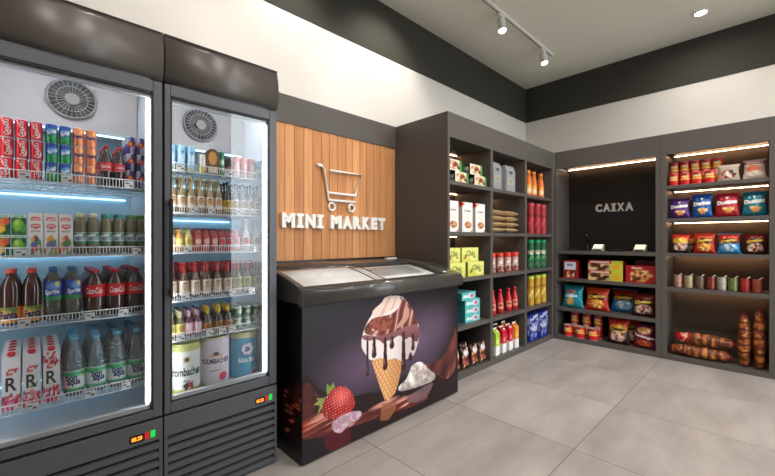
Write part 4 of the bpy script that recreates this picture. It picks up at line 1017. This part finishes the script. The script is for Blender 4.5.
def jarred(u,v):
    a=Art(u,v,S(160,60,50)); a.rect(.2,.8,.1,.9,S(206,170,160)); a.blobs(14,(.25,.75,.1,.6),.05,[S(140,40,36),S(240,226,220)],7,asp=2); return a.c
cr_=can('red_lid_tin',jarred,.036,.165,[('MIX',(250,246,240),0,.62,.045,.03,dict(bold=.05)),('nuts',(120,24,30),0,.35,.04,.024,dict(bold=.03))],lid=plastic((222,60,44)),metal=PM,taper=.97)
for ch in list(cr_.children):
    if ch.name.startswith('lid'): 
        me=ch.data; mb=MB(); mb.lathe([(.037,.160),(.0375,.162),(.0375,.196),(.036,.199)],plastic((222,60,44)),20); o_=mb.build('screw_lid',cr_); bpy.data.objects.remove(ch)
place(cr_,[(x,1.945,.87,-.75,'red-lidded snack tin, %s of the four from the divider'%n) for x,n in ((3.30,'first'),(3.455,'second'),(3.615,'third'),(3.77,'last'))],'snack tin','red-lidded snack tins')
redp=mat('red_sauce',S(196,38,44),.3,coat=.3)
def cream(u,v):
    a=Art(u,v,S(206,60,60)); a.rect(.36,.64,.1,.85,S(230,160,120)); a.ell(.5,.55,.08,.2,S(160,40,40)); return a.c
sr=bottle('sauce_bottle',[(.03,0),(.034,.006),(.034,.12),(.031,.145),(.018,.19),(.014,.215)],redp,(.04,.12,.0345),cream,(.212,.245,.017),plastic((206,30,38)))
place(sr,[(x,1.95,.45,-.8,'red sauce bottle, %s of the four from the divider'%n) for x,n in ((3.32,'first'),(3.47,'second'),(3.64,'third'),(3.775,'last'))],'sauce bottle','red sauce bottles')
def jc(c,c2): 
    def f(u,v):
        a=Art(u,v,S(240,238,236)); a.rect(0,1,.45,1,c); a.ell(.5,.62,.3,.12,c2,.4); a.ell(.5,.46,.5,.05,c); return a.c
    return f
def gabled(c,c2,capc):
    w,d,hh=.075,.075,.22
    def top(t):
        pb=PB(); k=A0(c)
        pb.grid(lambda u,v:((u-.5)*w,v*d/2,hh+v*.035),k,1,1,False).grid(lambda u,v:((u-.5)*w,d/2+v*d/2,hh+.035-v*.035),k,1,1,False)
        pb.grid(lambda u,v:((u-.5)*w,d/2+0*u,hh+.033+v*.018),A0(S(240,238,234)),1,1,False)
        pb.grid(lambda u,v:(-w/2+0*u,u*d/2,hh+v*u*.035),k,1,1,False).grid(lambda u,v:(-w/2+0*u,d-u*d/2,hh+v*u*.035),k,1,1,False)
        pb.build('gable',PM,t)
        m=MB(); m.lathe([(.013,0),(.013,.014),(.011,.016)],plastic(capc),14); M_=Matrix.Translation((0,d*.22,hh+.014))@Matrix.Rotation(math.radians(42),4,'X'); m.v=[tuple(M_@Vector(p)) for p in m.v]; m.build('cap',t)
    return carton('juice_carton',w,d,hh,jc(c,c2),jc(c,c2),c,PM,top=top,nu=12,nv=20)
JC=[gabled(S(170,206,60),S(226,236,140),(240,240,236)),gabled(S(206,24,48),S(240,120,130),(240,240,236)),gabled(S(240,150,50),S(250,200,110),(220,120,50)),gabled(S(120,40,34),S(200,150,120),(220,130,60))]
place(JC,[(3.345,1.905,.05,0,'green and white juice carton beside the divider, bottom shelf',0),(3.48,1.905,.05,0,'red and white juice carton next to the green one',1),(3.615,1.905,.05,0,'red and white juice carton next to the orange one',1),(3.745,1.905,.05,0,'orange and white juice carton, bottom shelf',2),
  (3.40,2.0,.05,0,'dark brown-red juice carton in the back row, behind green and red',3),(3.53,2.0,.05,0,'dark brown-red juice carton in the back row, behind the red ones',3),(3.69,2.0,.05,0,'orange juice carton in the back row, bottom shelf',2)],'juice carton','juice cartons on the bottom shelf')
def orb(u,v):
    a=Art(u,v,S(232,130,44)); a.ell(.5,.35,.12,.25,S(250,226,190),.4); a.ell(.5,.72,.1,.14,S(250,180,90),.6); return a.c
ob=bottle('orange_sauce_bottle',[(.034,0),(.038,.008),(.036,.09),(.038,.16),(.03,.2),(.02,.25)],mat('orange_plastic',S(226,118,36),.3,coat=.3),(.02,.15,.0385),orb,(.245,.295,.023),plastic((236,140,50)))
place(ob,[(x,1.95,1.70,-.9,'orange sauce bottle, %s the corner'%n) for x,n in ((4.10,'farthest of three from'),(4.235,'middle of three by'),(4.42,'nearest of three to'))],'sauce bottle','orange sauce bottles')
def tallcan(c,c2,c3,lidc,txt=None,h=.35):
    def f(u,v):
        a=Art(u,v,c); 
        for cx in (.25,.5,.75): a.poly([(cx-.1,.2),(cx+.1,.45),(cx+.1,.6),(cx-.1,.35)],c2)
        a.blobs(34,(0,1,.05,.5),.03,[c2,c3],5,asp=.9); a.rect(0,1,.6,.66,c3); return a.c
    cc=can('crisp_tube',f,.040,h,[(txt,(250,240,230),0,.55,.05,.03,dict(bold=.04))] if txt else [],lid=silver,metal=PM,taper=.99)
    MB().lathe([(.0408,h-.028),(.0412,h-.026),(.0412,h+.004),(.039,h+.006)],plastic(lidc),20).build('snap_lid',cc)
    return cc
tc1=tallcan(S(170,46,56),S(206,70,76),S(90,30,40),(214,74,84)); tc2=tallcan(S(24,92,56),S(60,150,90),S(190,180,140),(30,160,96),'Palha',.325); tc3=tallcan(S(196,150,44),S(236,214,110),S(150,84,40),(206,216,80),None,.33)
for cc,cz,nm in ((tc1,1.27,'red'),(tc2,.87,'green'),(tc3,.45,'yellow')):
    place(cc,[(x,1.95,cz,-.9,'tall %s snack tube, %s the corner'%(nm,n)) for x,n in ((4.15,'farthest of three from'),(4.32,'middle of three by'),(4.475,'nearest of three to'))],'snack tube','tall %s snack tubes'%nm)
def blue(u,v):
    a=Art(u,v,S(24,40,130)); a.blobs(60,(.05,.95,.35,.95),.07,[S(190,200,230),S(60,80,170),S(214,220,240)],3,asp=.6); a.rect(.1,.9,.36,.46,S(20,30,110)); a.blobs(10,(.2,.8,.05,.3),.05,[S(150,170,220)],6); return a.c
bb=carton('washing_powder_pack',.22,.1,.30,blue,plainart(S(30,50,140),('blobs',40,(0,1,.3,.95),.12,[S(180,190,225),S(60,80,170)],4)),S(40,56,140),PG,texts=[('OMNI',(236,240,250),0,.41,.6,.07,dict(bold=.04))])
place(bb,[(4.14,1.9,.05,0,'blue and white powder pack farther from the corner, bottom shelf'),(4.40,1.9,.05,0,'blue and white powder pack nearer the corner, bottom shelf')],'powder pack','blue powder packs')

# ================= checkout niche =================
RZ=-PI/2; X0=4.70
def bx1(u,v):
    a=Art(u,v,S(150,30,34)); a.rect(.1,.8,.5,.9,S(206,206,220)); a.rect(.1,.8,.08,.44,S(86,40,30)); a.blobs(10,(.15,.75,.12,.4),.09,[S(226,200,160),S(60,30,24),S(200,60,50)],3); return a.c
b1=carton('chocolate_box',.165,.16,.215,bx1,A0(S(120,20,26)),S(140,26,30),PG,texts=[('BIS',(60,70,130),-.05,.74,.4,.14,dict(bold=.04))])
place(b1,[(4.665,1.69,.741,RZ+.1,'dark red chocolate box with pale panel, near the corner')],'chocolate box','boxes under the checkout counter')
def bx2(u,v):
    a=Art(u,v,S(206,190,100)); a.rect(0,.62,0,1,S(186,150,100)); a.rect(0,.66,.66,1,S(176,26,34)); a.blobs(10,(.05,.55,.1,.55),.08,[S(80,36,24),S(226,196,140),S(50,24,20)],5,asp=2.4); a.rect(.66,1,0,1,S(196,196,60)); a.ell(.82,.4,.1,.22,S(226,160,50)); return a.c
b2=carton('bonbon_box',.35,.15,.113,bx2,A0(S(150,24,30)),S(160,40,36),PG,texts=[('CHOCOLATE',(250,244,236),-.16,.83,.56,.2,dict(bold=.05))])
place(b2,[(4.66,1.322,.741+.1135*k,RZ,'wide chocolate box with yellow-green end, %s of two'%('lower','upper')[k]) for k in (0,1)],'chocolate box','boxes under the checkout counter')
def bx3(u,v):
    a=Art(u,v,S(160,28,34)); a.ell(.48,.42,.3,.34,S(196,120,70),.4); a.blobs(26,(.22,.78,.12,.7),.07,[S(230,190,120),S(120,60,40),S(206,150,80),S(80,36,28)],5,asp=1.4); a.ell(.82,.45,.1,.1,S(206,160,90)); return a.c
b3=carton('bonbon_box',.265,.12,.185,bx3,A0(S(120,20,28)),S(130,22,30),PG,texts=[('Garoto',(244,236,226),-.12,.87,.36,.11,dict(bold=.04))])
place(b3,[(4.66,.988,.741,RZ,'red bonbon box with pile of chocolates, by the side panel')],'chocolate box','boxes under the checkout counter')
b4=carton('bonbon_box',.2,.06,.235,A0(S(120,20,28)),A0(S(90,16,22)),S(130,22,30),PG)
place(b4,[(4.80,.965,.741,RZ,'taller plain dark red box standing behind the bonbon box')],'chocolate box','boxes under the checkout counter')
def chip(base,top_,mid,brand_c=None,seed=1,chips=None,tilt=0):
    def f(u,v):
        a=Art(u,v,base); 
        if top_ is not None: a.fill(np.clip((v-.5)*6,0,1),top_)
        a.ell(.5,.62,.42,.17,mid,.4)
        if chips: a.ell(.5,.33,.34,.2,chips[0],.4,.85); a.blobs(22,(.25,.78,.18,.46),.07,chips,seed,asp=.8)
        a.rect(0,1,0,.04,base); return a.c
    return f
CR=[S(232,150,50),S(250,196,90),S(206,96,36),S(246,220,160)]
cheet=chip(S(190,40,26),S(214,70,34),S(60,34,20),chips=CR)
cheetb=chip(S(40,130,190),S(206,60,34),S(60,40,24),chips=[S(150,200,226),S(230,236,240),S(90,150,200)])
cheetd=chip(S(56,16,18),S(120,26,26),S(50,24,18),chips=[S(226,190,170),S(150,40,36),S(240,220,200),S(110,24,26)])
ruf=lambda u,v: Art(u,v,S(26,140,160)).ell(.42,.75,.22,.09,S(176,90,90),.3).ell(.4,.3,.2,.17,S(226,180,90),.4).ell(.4,.56,.3,.1,S(150,214,226),.5).c
yel_=(226,190,70)
tC=[('Cheetos',yel_,0,.63,.66,.15,dict(bold=.06,slant=.02,arc=.01))]
BG=[bag('snack_bag',.245,.255,.10,ruf,[('Ruffles',(240,246,250),-.04,.56,.55,.12,dict(bold=.04,slant=.01))],lean=.15,seed=1),
    bag('snack_bag',.268,.25,.11,cheet,tC,lean=.2,seed=2), bag('snack_bag',.265,.25,.11,cheetb,tC,lean=.2,seed=3), bag('snack_bag',.23,.235,.10,cheetd,tC,lean=.15,seed=4)]
place(BG,[(4.665,1.685,.386,RZ,'teal blue crisp bag nearest the corner, under the boxes',0),(4.665,1.425,.386,RZ,'orange-red puffs bag between teal and blue bags',1),(4.785,1.185,.386,RZ,'red bag with blue bottom below the chocolate boxes',2),(4.665,.968,.386,RZ,'dark maroon puffs bag beside the side panel, middle shelf',3)],'snack bag','snack bags under the checkout counter')
def pring(u,v):
    a=Art(u,v,S(206,26,30)); a.ell(.5,.66,.13,.2,S(226,170,60),.3); a.ell(.48,.82,.08,.07,S(90,50,36)); a.ell(.47,.68,.09,.05,S(250,236,214),.3); a.rect(.3,.72,.42,.5,S(236,190,70)); a.poly([(.5,.5),(.66,.85),(.62,.45)],S(246,150,90)); a.rect(0,1,0,.05,SILVER); return a.c
def pring2(u,v):
    a=Art(u,v,S(190,26,30)); a.ell(.5,.80,.13,.1,S(226,170,60),.3); a.ell(.48,.9,.08,.04,S(90,50,36)); a.ell(.47,.82,.09,.03,S(250,236,214),.3); a.rect(.3,.72,.66,.7,S(236,190,70)); a.ell(.5,.45,.12,.12,S(226,190,170),.3); a.ell(.5,.2,.1,.1,S(236,150,60),.3); a.rect(0,1,0,.03,SILVER); return a.c
ps=can('short_crisp_can',pring,.052,.132,[('Pringles',(250,220,110),0,.46,.07,.016,dict(bold=.05))],lid=plastic((214,210,205)),metal=PG,taper=.99)
pt_=can('tall_crisp_can',pring2,.046,.27,[('Pringles',(250,220,110),0,.68,.06,.018,dict(bold=.05))],lid=plastic((214,210,205)),metal=PG,taper=.99)
place(ps,[(4.69,yy,.0455,RZ,'short red crisp can, %s of three on the bottom shelf near floor'%n) for yy,n in ((1.725,'first from corner'),(1.588,'middle'),(1.45,'third from corner'))],'crisp can','crisp cans on the bottom checkout shelf')
place(pt_,[(4.80,yy,.0455,RZ,'tall red crisp can behind short ones, %s'%n) for yy,n in ((1.69,'nearest the corner'),(1.555,'middle of three'),(1.43,'farthest from the corner'))],'crisp can','crisp cans on the bottom checkout shelf')
fan=lambda u,v: Art(u,v,S(110,20,40)).ell(.5,.78,.34,.15,S(226,160,150),.3).ell(.5,.8,.26,.09,S(240,200,110),.3).ell(.5,.25,.33,.12,S(214,96,50),.3).blobs(10,(.25,.75,.18,.32),.07,[S(236,140,70),S(190,60,40)],4).c
cheety=chip(S(40,16,16),S(206,50,34),S(226,180,60),chips=[S(226,190,170),S(150,40,36),S(240,220,200)])
B5=[bag('snack_bag',.225,.27,.10,cheety,[('Cheetos',(60,30,20),0,.62,.62,.14,dict(bold=.06))],lean=.12,seed=5),bag('snack_bag',.21,.24,.10,fan,[('Fandangos',(244,236,240),.02,.52,.85,.15,dict(bold=.04,slant=-.03)),('Elma',(190,60,40),0,.8,.3,.07)],lean=.12,seed=6)]
place(B5,[(4.665,1.205,.046,RZ,'black and red puffs bag, bottom shelf, in front of another',0),(4.80,1.13,.046,RZ-.05,'black and red puffs bag, bottom shelf, half hidden behind another',0),(4.665,.962,.046,RZ,'maroon bag with yellow oval emblem, bottom shelf',1)],'snack bag','snack bags on the bottom checkout shelf')
# devices on the counter
def terminal(loc,label):
    t=thing('card_terminal'); lg=mat('terminal_grey',S(196,194,190),.4); scr=mat('terminal_screen',S(230,225,205),.3,emit=S(255,240,210),es=.8)
    m=MB(); m.prism([(0,0),(.10,0),(.10,.07),(.085,.078),(0,.022)],-.055,.055,lg,'x'); m.build('housing',t,bevel=.003)
    s=MB(); s.add([(-.046,.016,.0305),(.046,.016,.0305),(.046,.076,.0735),(-.046,.076,.0735)],[(0,1,2,3)],scr); 
    for i in range(4): s.v[i]=(s.v[i][0],s.v[i][1]-.0016,s.v[i][2]+.0022)
    s.build('screen',t,fix=False)
    k=MB(); k.box(-.045,.045,-.003,.001,.004,.018,dark_glossy); k.build('card_slot',t)
    place(t,[(*loc,RZ,label)],'card terminal','devices on the checkout counter')
terminal((4.76,1.437,1.071),'grey card terminal with bright slanted screen beside the barcode scanner')
terminal((4.76,1.018,1.071),'grey card terminal with bright slanted screen near the side panel')
def phone(loc,label):
    t=thing('card_reader'); MB().box(-.065,.065,-.04,.04,0,.016,dark_glossy).build('housing',t,bevel=.004)
    MB().box(-.03,.045,-.028,.02,.0161,.018,mat('reader_screen',S(150,150,150),.15)).build('screen',t); place(t,[(*loc,RZ,label)],'card reader','devices on the checkout counter')
phone((4.78,1.70,1.071),'flat black card reader nearest the corner on the counter'); phone((4.78,1.25,1.071),'flat black card reader between the two slanted terminals')
t=thing('barcode_scanner'); MB().lathe([(.04,0),(.042,.004),(.03,.012),(.009,.02),(.008,.12)],dark_glossy,20).build('stand',t)
m=MB(); m.prism([(-.02,.11),(.012,.105),(.03,.15),(.035,.185),(.0,.205),(-.035,.198),(-.04,.172),(-.012,.16)],-.02,.02,dark_glossy,'x'); m.build('head',t,bevel=.005)
MB().lathe([(.009,0),(.009,.003)],mat('scanner_window',S(200,190,190),.2),14).build('window',t).location=(0,-.040,.182)
place(t,[(4.78,1.54,1.071,RZ,'black barcode scanner on a small stand on the counter')],'scanner','devices on the checkout counter')

# ================= snack shelving =================
ps2=can('short_crisp_can',pring,.041,.118,[('Pringles',(250,220,110),0,.46,.055,.014,dict(bold=.05))],lid=plastic((214,210,205)),metal=PG,taper=.99)
pt2=can('tall_crisp_can',pring2,.0395,.245,[('Pringles',(250,220,110),0,.68,.05,.016,dict(bold=.05))],lid=plastic((214,210,205)),metal=PG,taper=.99)
N4=['first from the checkout','second from the checkout','third from the checkout','fourth from the checkout','fifth from the checkout']
place(ps2,[(4.69,yy,1.7455,RZ,'short red crisp can, front row, %s, top snack shelf'%N4[i]) for i,yy in enumerate((.705,.614,.523,.430))],'crisp can','crisp cans on the top snack shelf')
place(pt2,[(4.80,yy,1.7455,RZ,'tall red crisp can, back row, %s, top snack shelf'%N4[i]) for i,yy in enumerate((.715,.632,.549,.466,.383))],'crisp can','crisp cans on the top snack shelf')
def candy(u,v):
    a=Art(u,v,S(196,180,164)); a.ell(.45,.45,.3,.25,S(150,40,40),.3); a.blobs(12,(.2,.8,.25,.6),.1,[S(190,50,50),S(70,50,40),S(230,220,200)],3); a.rect(0,1,.88,1,S(226,210,190)); return a.c
def candy2(u,v):
    a=Art(u,v,S(206,184,172)); a.ell(.45,.55,.36,.18,S(214,110,80),.4); a.ell(.5,.3,.4,.14,S(232,220,206),.4); a.rect(0,1,.78,.95,S(120,30,44)); return a.c
W2=[bag('snack_bag',.165,.16,.09,candy,[('Frutas',(240,230,220),-.05,.45,.36,.12)],m=PM,lean=.3,seed=7),bag('snack_bag',.16,.18,.09,candy2,[('GRANOLA',(240,226,220),0,.87,.7,.10,dict(bold=.03))],m=PM,lean=.3,seed=8)]
place(W2,[(4.665,.298,1.7455,RZ,'beige bag with red fruit picture on the top snack shelf',0),(4.665,.126,1.7455,RZ,'beige bag with dark red header on the top snack shelf',1)],'snack bag','beige bags on the top snack shelf')
def dor(base,c2):
    def f(u,v):
        a=Art(u,v,base); a.ell(.5,.45,.5,.4,c2,.9,.6); a.poly([(.28,.38),(.72,.38),(.5,.12)],S(236,150,70)); a.poly([(.45,.42),(.85,.36),(.62,.16)],S(246,180,100)); a.ell(.5,.36,.2,.05,S(250,210,150),.4); a.poly([(.42,.86),(.58,.86),(.5,.75)],S(240,236,230)); return a.c
    return f
tD=[('Doritos',(248,246,244),0,.62,.76,.18,dict(bold=.08,slant=.015))]
D4=[bag('snack_bag',.178,.195,.09,dor(S(54,26,96),S(110,40,130)),tD,lean=.12,seed=9),bag('snack_bag',.165,.225,.09,dor(S(20,66,140),S(30,110,180)),tD,lean=.12,seed=10),bag('snack_bag',.182,.22,.09,dor(S(150,16,36),S(206,40,50)),tD,lean=.12,seed=11),bag('snack_bag',.172,.215,.09,dor(S(16,96,120),S(40,150,170)),tD,lean=.12,seed=12)]
place(D4,[(4.66,.662,1.4155,RZ,'purple tortilla chip bag beside the checkout niche',0),(4.66,.488,1.4155,RZ,'dark blue tortilla chip bag between purple and red bags',1),(4.66,.308,1.4155,RZ,'red tortilla chip bag on the second snack shelf',2),(4.66,.126,1.4155,RZ,'teal tortilla chip bag at the end of second snack shelf',3)],'snack bag','tortilla chip bags')
P4=[bag('snack_bag',.165,.19,.09,cheety,[('Cheetos',yel_,0,.6,.62,.15,dict(bold=.06))],lean=.12,seed=13),bag('snack_bag',.172,.19,.09,cheet,tC,lean=.12,seed=14),bag('snack_bag',.168,.185,.09,cheetb,tC,lean=.12,seed=15),bag('snack_bag',.16,.185,.09,cheetd,tC,lean=.12,seed=16)]
place(P4,[(4.66,.655,1.0705,RZ,'black and red puffs bag, third snack shelf, nearest checkout, front row',0),(4.79,.62,1.0705,RZ-.05,'black and red puffs bag half hidden behind first, third snack shelf',0),(4.66,.470,1.0705,RZ,'orange puffs bag, third snack shelf, second from checkout',1),(4.66,.295,1.0705,RZ,'blue and red puffs bag, third snack shelf, second from end',2),(4.66,.121,1.0705,RZ,'dark maroon puffs bag, third snack shelf, at the end',3),(4.79,.125,1.0705,RZ,'dark maroon puffs bag at the end of third shelf, back row',3)],'snack bag','puffs bags on the third snack shelf')
# spice jars with scoops
def grains(c1,c2,seed):
    def f(u,v): return Art(u,v,c1).blobs(110,(0,1,0,1),.03,[c2,tuple(.6*x for x in c1),tuple(min(1,1.3*x) for x in c1)],seed,asp=.9).c
    return f
SP=[((206,150,130),(226,186,160),'pink'),((196,180,140),(226,214,176),'cream'),((120,96,80),(160,136,116),'brown'),((140,50,40),(196,110,70),'dark red'),((206,200,184),(236,232,220),'white'),((120,136,70),(160,176,104),'green'),((184,40,40),(216,80,70),'bright red'),((170,84,60),(206,130,96),'reddish brown')]
jg=clear('jar_glass',(.98,.98,.98),0,1.25)
for i,((c1,c2,nm),yy) in enumerate(zip(SP,(.675,.59,.506,.424,.345,.268,.188,.108))):
    t=thing('spice_jar'); r,h=.038,.124
    PB().grid(lambda u,v:((r-.002)*np.sin((u-.5)*2*PI),-(r-.002)*np.cos((u-.5)*2*PI),.003+v*(h-.010)),grains(S(*c1),S(*c2),i),48,22).build('contents',PM,t)
    MB().lathe([(r-.002,h-.008),(.0001,h-.004)],mat('grain_top_%d'%i,S(*c1),.8),20).build('contents_top',t)
    MB().lathe([(r,0),(r,h-.012),(r*.92,h-.004),(r*.94,h)],jg,24,cap=False).build('glass',t)
    MB().tube([(0,.0,h-.03),(.02,-.012,h+.004),(.036,-.02,h+.016)],.0045,mat('scoop_cream',S(226,216,200),.4),8).build('scoop',t)
    place(t,[(4.70,yy,.7255,RZ,'small glass jar of %s grains with a scoop, fourth snack shelf'%nm)],'spice jar','spice jars on the fourth snack shelf')
# bread in long wrappers
def bread(seed,red):
    def f(u,v):
        a=Art(u,v,S(96,42,22)); n=vn(u*5,v*2.2,3,seed,4); m_=vn(u*9+3,v*3,4,seed+9,3)
        seg=np.abs(np.sin(u*PI*7+seed))
        a.fill(np.clip((n-.45)*5,0,1)*np.clip(seg*1.6-.25,0,1)*.9,S(190,108,50)); a.fill(np.clip((m_-.62)*8,0,1)*np.clip(seg*1.6-.4,0,1)*.9,S(226,160,86))
        a.fill(np.clip((.22-seg)*6,0,1)*.8,S(44,16,12)); a.fill(np.clip((.36-m_)*8,0,1)*.7,S(60,20,14))
        if red: a.rect(0,.28,0,1,S(176,20,24)); a.fill((u<.26)*(u>.1)*(m_>.55)*.9,S(236,200,180))
        a.rect(0,.04,0,1,S(130,20,20)); a.rect(.96,1,0,1,S(110,26,20)); return a.c
    return f
def loaf(name,L,r,art,upright=False):
    t=thing(name)
    def P(u,v):
        w=np.clip(np.sin(PI*np.clip(u,.0,1)),0,1)**.24; bump=1+.045*np.sin(u*2*PI*3.5)+.02*np.sin(v*2*PI*3+u*20)
        a=(v-.5)*2*PI; R_=r*w*bump
        x=(u-.5)*L; y_=-R_*np.cos(a)*1.0; z_=R_*.92*np.sin(a)
        if upright: return z_*1.05,y_*1.75,u*L
        return x,y_,r*.98+z_
    PB().grid(P,art,80,30).build('wrapper',PG,t)
    tip=MB()
    if upright: tip.prism([(-.012,L-.006),(.012,L-.006),(.016,L+.012),(-.016,L+.012)],-.002,.002,mat('wrapper_tail',S(120,26,22),.3),'y')
    else: tip.prism([(L/2-.006,r-.010),(L/2-.006,r+.010),(L/2+.014,r+.016),(L/2+.014,r-.016)],-.002,.002,mat('wrapper_tail',S(120,26,22),.3),'y')
    tip.build('twisted_tail',t); return t
Lh=[loaf('packed_bread',.455,.062,bread(1,False)),loaf('packed_bread',.45,.062,bread(2,True))]
place(Lh,[(4.70,.508,.046,RZ,'long wrapped bread lying on the bottom shelf, lower of two',0),(4.715,.478,.167,RZ-.03,'long wrapped bread with red end, lying on another',1,0)],'packed bread','wrapped breads on the bottom snack shelf')
Lu=[loaf('packed_bread',.47,.048,bread(3,False),True),loaf('packed_bread',.52,.045,bread(4,False),True)]
place(Lu,[(4.72,.192,.0455,RZ,'wrapped bread standing upright beside the lying ones',0),(4.72,.093,.0455,RZ,'wrapped bread standing upright against the end panel',1)],'packed bread','wrapped breads on the bottom snack shelf')

# ================= lamps =================
def ceiling_lamp(x,y,energy,label):
    t=thing('recessed_downlight',label,'ceiling lamp',(x,y,H),'recessed downlights')
    MB().lathe([(.062,-.001),(.062,-.008),(.048,-.008),(.046,-.001)],white_metal,28,cap=False).build('trim_ring',t)
    MB().lathe([(.046,-.004),(.0001,-.0035)],lens,24).build('lens',t)
    l=bpy.data.lights.new('downlight','AREA'); l.shape='DISK'; l.size=.09; l.energy=energy; l.color=(1,.93,.85); l.spread=math.radians(165)
    o=bpy.data.objects.new('downlight_bulb',l); C.objects.link(o); o.parent=t; o.location=(0,0,-.02)
k=0
for x in (4.63,3.35,2.05,.75,-.55):  # first lamp is in view, the others are added to light the room
    for y in (.49,-.9,-2.0):
        k+=1
        ceiling_lamp(x,y,E_DOWN*(.45 if x>4 else 1),'round white recessed ceiling lamp near the back wall' if k==1 else 'added unseen recessed ceiling lamp, %s from back wall, %s from the long shelves'%(ORD[(k-1)//3],ORD[(k-1)%3]))
tr=MB(); tr.box(-.6,4.42,1.79,1.835,H-.026,H,white_metal); tr.box(-.58,4.40,1.8085,1.8165,H-.0268,H-.0255,dark_glossy)
tt=thing('lighting_track','white ceiling lighting track carrying spotlights above the long shelves','lighting track'); tr.build('rail',tt)
def spot(x,label,tilt=-14,en=1.0):
    t=thing('track_spotlight',label,'spotlight',(x,1.812,H-.027),'track spotlights')
    MB().box(-.05,.05,-.017,.017,-.022,0,white_metal).build('adapter',t,bevel=.003)
    MB().tube([(0,0,-.02),(0,0,-.05)],.009,white_metal,10).build('stem',t)
    hd=thing('lamp_head'); hd.parent=t; hd.location=(0,0,-.055); hd.rotation_euler=(math.radians(tilt),math.radians(12 if tilt<0 else 0),0)
    MB().lathe([(.0001,.01),(.036,.008),(.038,.0),(.038,-.125),(.0375,-.128),(.034,-.128),(.033,-.112)],white_metal,28,cap=False).build('barrel',hd)
    MB().lathe([(.033,-.116),(.0001,-.115)],lens,24).build('lens',hd)
    l=bpy.data.lights.new('spot','SPOT'); l.energy=E_SPOT*en; l.spot_size=math.radians(100); l.spot_blend=.7; l.color=(1,.94,.87); l.shadow_soft_size=.03
    o=bpy.data.objects.new('spot_bulb',l); C.objects.link(o); o.parent=hd; o.location=(0,0,-.13)
spot(4.17,'white cylindrical track spotlight at the end of the track near the corner',-14,.6)
spot(3.24,'white cylindrical track spotlight, farther from the corner along the track')
for i,x in enumerate((2.3,1.35,.4)): spot(x,'white track spotlight out of view, %s along the track'%ORD[i+2],(48,44,30)[i],(.6,.52,.4)[i])

# daylight
wd=bpy.data.worlds.new('World'); bpy.context.scene.world=wd; wd.use_nodes=True
bg=wd.node_tree.nodes['Background']; bg.inputs[0].default_value=(.86,.93,1,1); bg.inputs[1].default_value=E_SKY
l=bpy.data.lights.new('portal','AREA'); l.shape='RECTANGLE'; l.size=WX1-WX0; l.size_y=WZ1; l.cycles.is_portal=True
o=bpy.data.objects.new('window_portal',l); C.objects.link(o); o.location=((WX0+WX1)/2,YR-.13,WZ1/2); o.rotation_euler=(-PI/2,0,0); o.rotation_euler=(PI/2,0,0)

# camera
cam=bpy.data.cameras.new('camera'); cam.sensor_width=36; cam.lens=371/775*36; cam.shift_y=2/775; cam.clip_start=.02
co=bpy.data.objects.new('camera',cam); C.objects.link(co); co.location=(0,0,1.2); co.rotation_euler=(PI/2,0,-math.atan2(.692,.722))
sc=bpy.context.scene; sc.camera=co
sc.view_settings.view_transform='Standard'; sc.view_settings.look='None'; sc.view_settings.gamma=1; sc.view_settings.use_curve_mapping=False
sc.view_settings.exposure=EXPO
cy=sc.cycles; cy.max_bounces=10; cy.transparent_max_bounces=24; cy.diffuse_bounces=5; cy.glossy_bounces=5; cy.sample_clamp_indirect=4; cy.use_denoising=True
cy.caustics_reflective=False; cy.caustics_refractive=False
